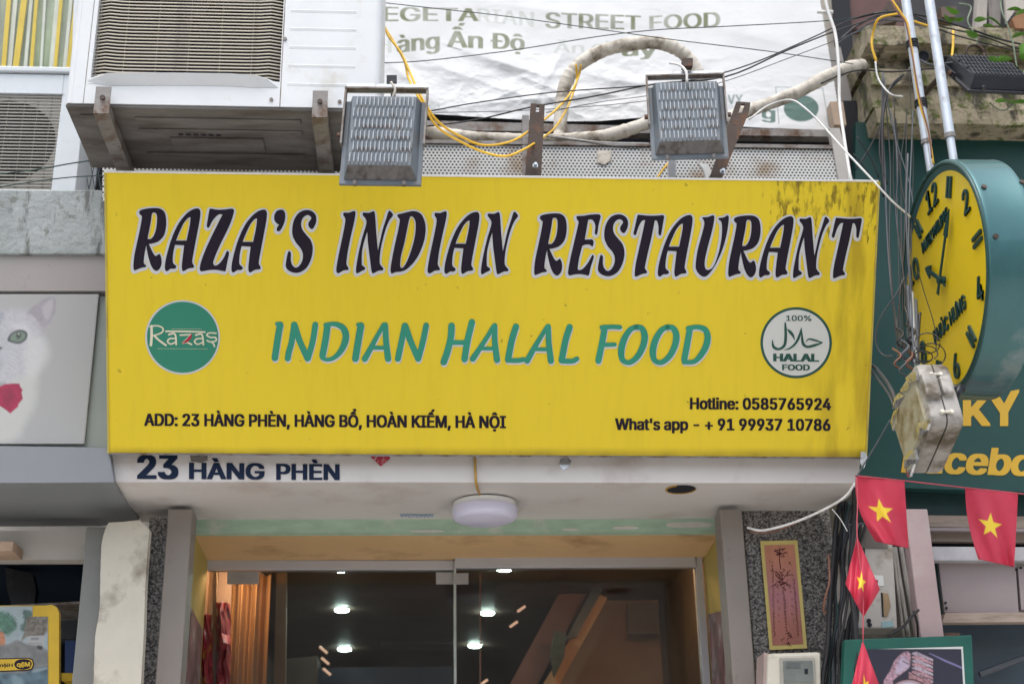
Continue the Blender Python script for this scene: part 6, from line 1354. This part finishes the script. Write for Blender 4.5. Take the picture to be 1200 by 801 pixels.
vine('leafy vine over the cornice between the poles and the black floodlight', [(1124, 4, 4.9), (1138, 8, 4.9), (1134, 24, 4.9), (1141, 38, 4.9), (1146, 52, 4.9)],
     [(1124, 15, .06, 165), (1110, 23, .06, 10), (1130, 22, .05, 190), (1142, 24, .05, 5), (1156, 20, .09, -28), (1146, 43, .06, 180), (1152, 30, .05, -10), (1117, 26, .05, 150)], 5)
vine('thin green tendril curving under the black floodlight', [(1160, 120, 4.75), (1168, 127, 4.75), (1178, 129, 4.75), (1188, 122, 4.75)],
     [(1166, 119, .05, 0), (1180, 121, .06, 5), (1190, 119, .06, -5), (1158, 68, .05, -20), (1168, 70, .06, 0)], 7)

# ------------------------------------------------------------------ flags
def star_pts(cx, cy, r, rot=0): return [(cx+(r if i % 2 == 0 else r*.40)*math.sin(rot+i*math.pi/5), cy-(r if i % 2 == 0 else r*.40)*math.cos(rot+i*math.pi/5)) for i in range(10)]
def flag(label, quad, Y, star, wave, ph, curl=0):
    (ax, ay), (bx, by), (cx, cy), (dx, dy) = quad; nx_, ny_ = 18, 18; c_ = [(ax, ay), (bx, by), (cx, cy), (dx, dy)]
    def pt(u_, v_, l=0):
        x = (1-v_)*((1-u_)*ax+u_*bx)+v_*((1-u_)*dx+u_*cx); y = (1-v_)*((1-u_)*ay+u_*by)+v_*((1-u_)*dy+u_*cy)
        x += curl*math.sin(math.pi*v_)*(1-u_)*1.0
        return PY(x, y, Y+(wave*math.sin(u_*5+v_*2.5+ph)+wave*.45*math.sin(u_*13-v_*5+ph*2))*(.3+.7*v_)-l)
    t = thing('flag', label, 'flag', pt(.5, 0), group='small red flags with a yellow star on a string')
    su, sv, sr, ar = star; w_ = math.hypot(bx-ax, by-ay); h_ = math.hypot(dx-ax, dy-ay)
    pf_ = Print(0, w_, 0, h_, .75, (.53, .028, .066)); pf_.C *= (.93+.14*vnoise(pf_.X, pf_.Y, .15, 7))[..., None]
    hem = (pf_.Y < 2.0) | (pf_.Y > h_-1.6); pf_.C[hem] *= .86
    pf_.lay([(su*w_+x, sv*h_+y) for x, y in star_pts(0, 0, sr, ar)], (.80, .58, .03), .45, 1, smooth=False)
    o = pf_.build('cloth', lambda x, y, l=0: pt(x/w_, y/h_), 0, t); md = o.modifiers.new('s', 'SOLIDIFY'); md.thickness = .0012
    for p_ in o.data.polygons: p_.use_smooth = True
flag('red star flag hanging at the right end of the canopy, left of the pink post', [(1003, 557), (1060, 563.5), (1065, 642), (1026, 634)], 4.75, (.47, .50, 15.5, -.05), .02, 0, curl=-8)
flag('red star flag at the right edge of the picture', [(1131, 571), (1193, 577.5), (1188.5, 664), (1147, 655)], 4.8, (.46, .49, 15.5, .08), .02, 1.2, curl=-4)
flag('folded red star flag hanging by one corner in front of the electric box', [(1004.5, 628), (1031, 690), (1012, 723), (991, 684)], 4.7, (.50, .52, 12, -.55), .03, .4)
flag('lowest red star flag hanging on the string at the bottom edge', [(1011, 750), (1034, 812), (1014, 850), (996, 812)], 4.68, (.48, .50, 14, .3), .02, 2)
W([(1002, 557, 4.75), (1060, 563, 4.76), (1131, 571, 4.8), (1196, 578, 4.8), (1260, 586, 4.8)], 1.6, 'string', 'pink string carrying the two upper flags', 'flag_string')
W([(1004, 557, 4.74), (1005, 590, 4.72), (1004.5, 628, 4.7), (1011, 690, 4.69), (1011.5, 750, 4.68)], 1.4, 'string', 'pink string hanging down between the lower flags', 'flag_string')

# ------------------------------------------------------------------ lower right
vcol('pink_post', 1071, 1098, 680, 596, 5.12, .06, MAT['pinkpost'], 'faded pink and white post between the first two red flags', 'post')
slab('dark_backing', rect(960, 560, 1100, 1100), 5.5, .02, M('dark grey render', (.10, .095, .085), .9, var=.3, dirt=(.16, .15, .10), damt=.4), None, kind='structure')
slab('dark_header', [(1045, 575), (1330, 580), (1330, 608), (1045, 603)], 5.30, .03, MAT['darkteal'], None, label='dark teal band under the green sign board', cat='fascia')
gs = thing('rolling_shutter', 'beige slatted shutter box under the green sign board', 'shutter', PY(1145, 640, 5.3))
for a, b, Y in ((603, 617.5, 5.28), (618.5, 634, 5.32)):
    slab('slat', [(1082, a), (1330, a+3), (1330, b+3), (1084, b)], Y, .03, MAT['beige'], gs, bevel=.003)
slab('slat', [(1086, 617.5), (1330, 620), (1330, 624), (1086, 621.5)], 5.27, .03, MAT['greyboard'], gs, bevel=.003)
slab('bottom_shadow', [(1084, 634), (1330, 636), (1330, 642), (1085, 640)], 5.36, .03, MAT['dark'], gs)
slab('grey_rail', [(1086, 640), (1330, 641), (1330, 657), (1088, 656.5)], 5.24, .05, M('bluish rail', (.40, .40, .42), .6, var=.2, scale=10), None, bevel=.003, label='bluish grey rail under the beige shutter slats', cat='rail')
fb = thing('fascia_panel', 'grey rose fascia panel with rivets right of the pink post', 'panel', PY(1145, 728, 5.3))
slab('board', [(1100, 657), (1190, 659), (1194, 718), (1107, 717)], 5.28, .03, MAT['greyboard'], fb)
slab('board', [(1193, 664), (1330, 666), (1330, 716), (1197, 714)], 5.28, .03, MAT['greyboard'], fb)
slab('lower_trim', [(1108, 717.5), (1330, 717), (1330, 727), (1104, 729)], 5.24, .05, MAT['beige'], fb)
for x, y in ((1108, 706), (1109, 712), (1191, 667), (1196, 665)): p = PY(x, y, 5.28); MB().cyl(p+V((0, .001, 0)), p+V((0, -.004, 0)), .005, n=8).build('rivet', MAT['dark'], fb)
slab('teal_jamb', [(1088, 657), (1100, 657), (1107, 722), (1100, 729), (1097, 700)], 5.30, .05, MAT['darkteal'], None, label='dark teal jamb between the pink post and the grey fascia panel', cat='jamb')
slab('shop_glass', [(1092, 727), (1330, 727), (1330, 1100), (1100, 1100)], 5.42, .02, MAT['bluegrey'], None, label='dim blue grey shop glass at the lower right corner', cat='window')
MB().tube([PY(1148, 790, 5.35), PY(1200, 770, 5.35)], .012, 8, 1).build('glass_rail', MAT['greycable'], None, label='dull slanting rail on the blue grey shop glass', cat='rail')
slab('brown_bar', [(1098, 741), (1126, 741), (1124, 745), (1098, 745)], 5.2, .03, MAT['rust'], None, label='short dark brown bar above the watch poster', cat='bar')
# electric enclosure
eb = thing('electric_box', 'dusty pale electric enclosure behind the folded red flag', 'electric box', PY(1018, 735, 5.1))
YE_ = 5.12
slab('body', [(996, 614), (1045, 614), (1052, 736), (986, 736)], YE_, .12, MAT['boxgrey'], eb, bevel=.006)
slab('window', [(1003, 617), (1038, 616), (1041, 642), (1006, 642)], YE_-.006, .006, M('dusty smoked window', (.13, .115, .10), .4, dirt=(.22, .2, .18), damt=.3), eb, bevel=.003)
slab('stained_patch', [(1034, 694), (1041, 695), (1044, 710), (1040, 722), (1036, 722)], YE_-.003, .003, M('ochre stain', (.30, .21, .12), .7, var=.3), eb)
slab('slot', [(1032.5, 694), (1034.5, 694), (1036.5, 722), (1034, 722)], YE_-.003, .003, MAT['dark'], eb)
slab('label_sticker', [(1020, 673), (1035, 674), (1036, 686), (1024, 686)], YE_-.003, .003, MAT['halal_white'], eb); slab('label_mark', [(1024, 679), (1029, 679), (1029, 683), (1024, 683)], YE_-.005, .002, MAT['red'], eb)
for x, y in ((1003, 729), (1018, 727), (1019, 732)): p = PY(x, y, YE_); MB().cyl(p, p+V((0, -.006, 0)), .008, n=8).build('grommet', MAT['dark'], eb)
slab('blue_sticker', [(1033, 728), (1046, 727), (1047, 734), (1034, 735)], YE_-.003, .003, M('faded blue sticker', (.26, .40, .42), .7), eb)
W([(996, 660, 5.08), (996, 620, 5.07), (999, 614, 5.06), (1036, 613, 5.06), (1042, 618, 5.06)], 1.8, 'greycable', 'thin grey cable framing the top of the electric box')
# cable bundle
rr = random.Random(9); mats = ['blackcable', 'blackcable', 'blackcable', 'greencable', 'greycable']
pos = ['far left', 'left', 'inner left', 'centre left', 'front left', 'centre', 'rear centre', 'front centre', 'centre right', 'inner right', 'right', 'front right', 'far right', 'rearmost']
for i in range(14):
    x = 968+i*2.5; r_ = rr.choice((3.5, 4.5, 5.5, 6.5)); d_ = rr.uniform(-.06, .06); j = lambda a=3: rr.uniform(-a, a)
    W([(x+18+j(), 588, 5.12+d_), (x+14+j(), 612, 5.11+d_), (x+8+j(4), 650, 5.10+d_), (x+7+j(4), 690, 5.10+d_), (x+4+j(4), 725, 5.09+d_), (x+1+j(4), 760, 5.08+d_), (x-3+j(), 800, 5.08+d_), (x-8, 870, 5.08+d_)], r_, mats[i % 5], 'vertical dark cable in the bundle between the granite wall and electric box, '+pos[i], 'bundled_cable', group='dark cables running down beside the electric box')
W([(1000, 560, 5.0), (1002, 600, 5.06), (998, 650, 5.05), (999, 700, 5.04), (1003, 740, 5.02), (1004, 800, 5.0), (1004, 860, 5.0)], 7, 'blackcable', 'thick black cable down the left side of the electric box')
W([(971, 650, 5.04), (972, 680, 5.02), (967, 700, 5.02), (965, 715, 5.04), (968, 718, 5.05)], 2.6, 'brownwire', 'copper coloured bare wire left of the cable bundle', 'copper_wire')
for i, (x, dx, r_) in enumerate(((1049, 16, 5), (1056, 18, 6), (1047, 12, 3.5))):
    W([(x, 641, 5.3), (x+dx*.3, 675, 5.28), (x+dx*.5, 695, 5.26), (x+dx, 745, 5.24)], r_, 'boxgrey', ['left', 'right', 'thin'][i]+' pale conduit slanting down between electric box and pink post', 'conduit')
W([(1040, 745, 5.0), (1058, 734, 5.0), (1068, 722, 5.0), (1077, 714, 5.0)], 3.0, 'blackcable', 'black strap end poking up beside the pink post', 'strap')
W([(1071, 716, 5.0), (1075, 730, 5.05), (1076, 746, 5.1)], 3.0, 'blackcable', 'short black cable at the foot of the pink post')
# electricity meter
em = thing('electricity_meter', 'ivory electricity meter with a grey window under the paper talisman', 'meter', PY(930, 801, 5.1))
slab('housing', [(900, 765), (962, 763), (964, 900), (896, 900)], 5.08, .14, MAT['meter'], em, bevel=.01)
slab('side_cover', [(895.5, 764), (901, 765), (899, 900), (892, 900)], 5.10, .12, M('pinkish side', (.44, .34, .32), .6), em)
slab('window_frame', [(914, 770), (955, 769.5), (957, 803), (915, 804)], 5.072, .008, M('window bezel', (.36, .35, .31), .5), em, bevel=.003)
slab('window', [(918, 774), (952, 773.5), (954, 799), (919, 800)], 5.068, .006, MAT['meterwin'], em)
slab('window_shade', [(922, 776), (938, 776), (938, 782), (922, 782)], 5.066, .002, M('meter plate', (.11, .12, .12), .5), em)
slab('dial', [(943, 783), (947, 783), (947, 789), (943, 789)], 5.066, .002, MAT['dark'], em)
# paper talisman
tl = thing('paper_talisman', 'orange paper talisman with yellow border and brushed writing on the granite wall', 'paper talisman', PY(922, 760, 5.33))
YT = 5.325; onT = lambda x, y, l=0: PY(x, y, YT-l)
slab('border', [(891, 633.5), (934.5, 632.5), (946, 759), (902, 761)], YT, .002, MAT['talisman_y'], tl)
pt_ = Print(0, 1, 0, 1, .02, (.46, .19, .13)); g_ = pt_.Y[..., None]
pt_.C = (1-g_)*np.array((.58, .25, .15))+g_*np.array((.42, .16, .12))+np.exp(-((g_-.5)/.22)**2)*np.array((-.03, .0, .085)); pt_.C *= (.85+.3*vnoise(pt_.X, pt_.Y, 6, 3))[..., None]
pt_.build('field', lambda u_, v_, l=0: onT((1-v_)*((1-u_)*895.5+u_*931)+v_*((1-u_)*905.5+u_*941.5), (1-v_)*((1-u_)*638.5+u_*637.5)+v_*((1-u_)*756+u_*754), l), .0015, tl)
mb = MB(); rr = random.Random(21)
def tp(x, y): return (x/4.425+880, y/4.425+620)
def scrawl(cx, cy, w_, h_, n_, th, seed):
    r2 = random.Random(seed)
    for k_ in range(n_):
        a = (cx+r2.uniform(-w_, w_), cy+r2.uniform(-h_, h_)); b = (a[0]+r2.uniform(-w_, w_)*.8, a[1]+r2.uniform(-h_, h_)*.6); c = (b[0]+r2.uniform(-w_, w_)*.5, b[1]+r2.uniform(-h_, h_)*.5)
        stroke_px(mb, [tp(*a), tp(*b), tp(*c)], th*.62, onT, .0025+k_*.00002, k=2, cap=False)
stroke_px(mb, [tp(125, 110), tp(178, 98)], .9, onT, .0024); stroke_px(mb, [tp(130, 128), tp(185, 120)], .9, onT, .0024); stroke_px(mb, [tp(150, 98), tp(148, 150), tp(155, 205)], 1.0, onT, .0024)
scrawl(155, 122, 26, 20, 15, 1.0, 1); scrawl(160, 258, 32, 36, 34, 1.0, 2); scrawl(187, 562, 24, 24, 12, 1.1, 3); scrawl(104, 172, 9, 9, 5, .6, 4); scrawl(203, 174, 9, 9, 5, .6, 5)
for x0_, x1_, ya, yb in ((112, 122, 190, 560), (138, 146, 300, 500), (168, 186, 300, 530), (205, 222, 290, 500), (222, 246, 260, 560)):
    y = ya; k_ = 0
    while y < yb: scrawl(x0_+(x1_-x0_)*(y-ya)/(yb-ya), y, 4.5, 5, 6 if x0_ in (112, 168, 222) else 5, .7, 30+k_+x0_); y += 12 if x0_ in (112, 168, 222) else 36; k_ += 1
mb.build('brushed_writing', MAT['talisman_ink'], tl)
# watch poster
wp = thing('watch_poster', 'green framed poster of a pinkish metal wristwatch at the bottom right', 'poster', PY(1070, 801, 5.0))
YV = 5.0; onW = lambda x, y, l=0: PY(x, y, YV-l)
def wq(x, y): return (x/7.059+980, y/7.066+740)
slab('frame', [(990, 749), (1139, 743.5), (1146, 900), (985, 900)], YV, .04, M('green frame', (.015, .11, .085), .45), wp, bevel=.003)
def wpoly(name, pts, m, l): mb = MB(); poly_px(mb, [pts], onW, l); return mb.build(name, m, wp)
wpoly('white_border', [(1012, 760.5), (1128.5, 757), (1137, 900), (1005, 900)], MAT['halal_white'], .0015)
pw_ = Print(1008, 1134, 760, 880, 1.0, (.020, .022, .040))
pw_.lay([wq(*p) for p in ((520, 195), (560, 165), (600, 160), (618, 185), (612, 290), (560, 330), (470, 400), (440, 700), (380, 700), (395, 400), (450, 310), (480, 240))], (.36, .22, .27), .5, 1, nz=.9, ns=.5, smooth=False)
pw_.lay([wq(*p) for p in ((520, 230), (548, 200), (600, 250), (590, 300), (540, 330), (490, 350), (500, 280))], (.44, .38, .50), 2, .8, nz=.3)
for k_ in range(7):
    y = 172+k_*30; pw_.lay([wq(*p) for p in ((628, y), (665+k_*3, y-10), (802, y+52), (800, y+70), (700, y+36), (628, y+14))], (.42, .24, .27) if k_ % 2 else (.36, .30, .36), .5, 1, smooth=False, nz=.7, ns=.6)
pw_.lay([wq(*p) for p in ((600, 330), (790, 400), (785, 700), (600, 700))], (.36, .20, .22), .6, 1, smooth=False, nz=.8, ns=.5)
for a_, b_ in (((505, 248), (515, 252)), ((480, 300), (490, 304)), ((460, 345), (470, 349)), ((545, 235), (600, 262)), ((620, 300), (700, 330)), ((625, 340), (720, 380)), ((560, 330), (575, 400)), ((690, 350), (760, 382))): pw_.lay([wq(*a_), wq(*b_), wq(b_[0], b_[1]+9), wq(a_[0], a_[1]+9)], (.06, .02, .035), .5, .9, smooth=False)
for r1, c1_, sf in ((205, (.06, .02, .03), .6), (192, (.42, .30, .34), .8), (172, (.50, .47, .58), 1), (150, (.10, .05, .07), .6), (140, (.52, .52, .62), 1.2)): pw_.lay([wq(600+r1*math.cos(i*math.pi/16), 590+r1*math.sin(i*math.pi/16)) for i in range(32)], c1_, sf, .95)
pw_.lay([wq(766, 176), wq(780, 176), wq(900, 228), wq(1060, 296), wq(1060, 312), wq(900, 246)], (.20, .18, .36), .6, .9, smooth=False)
pw_.build('printed_watch', lambda x, y, l=0: onW(max(min(x, 1126.5+(y-760)*.054), 1014-(y-763)*.043), y, l), .0025, wp)
# tidy: relabel nothing, make sure every mesh has clean shading
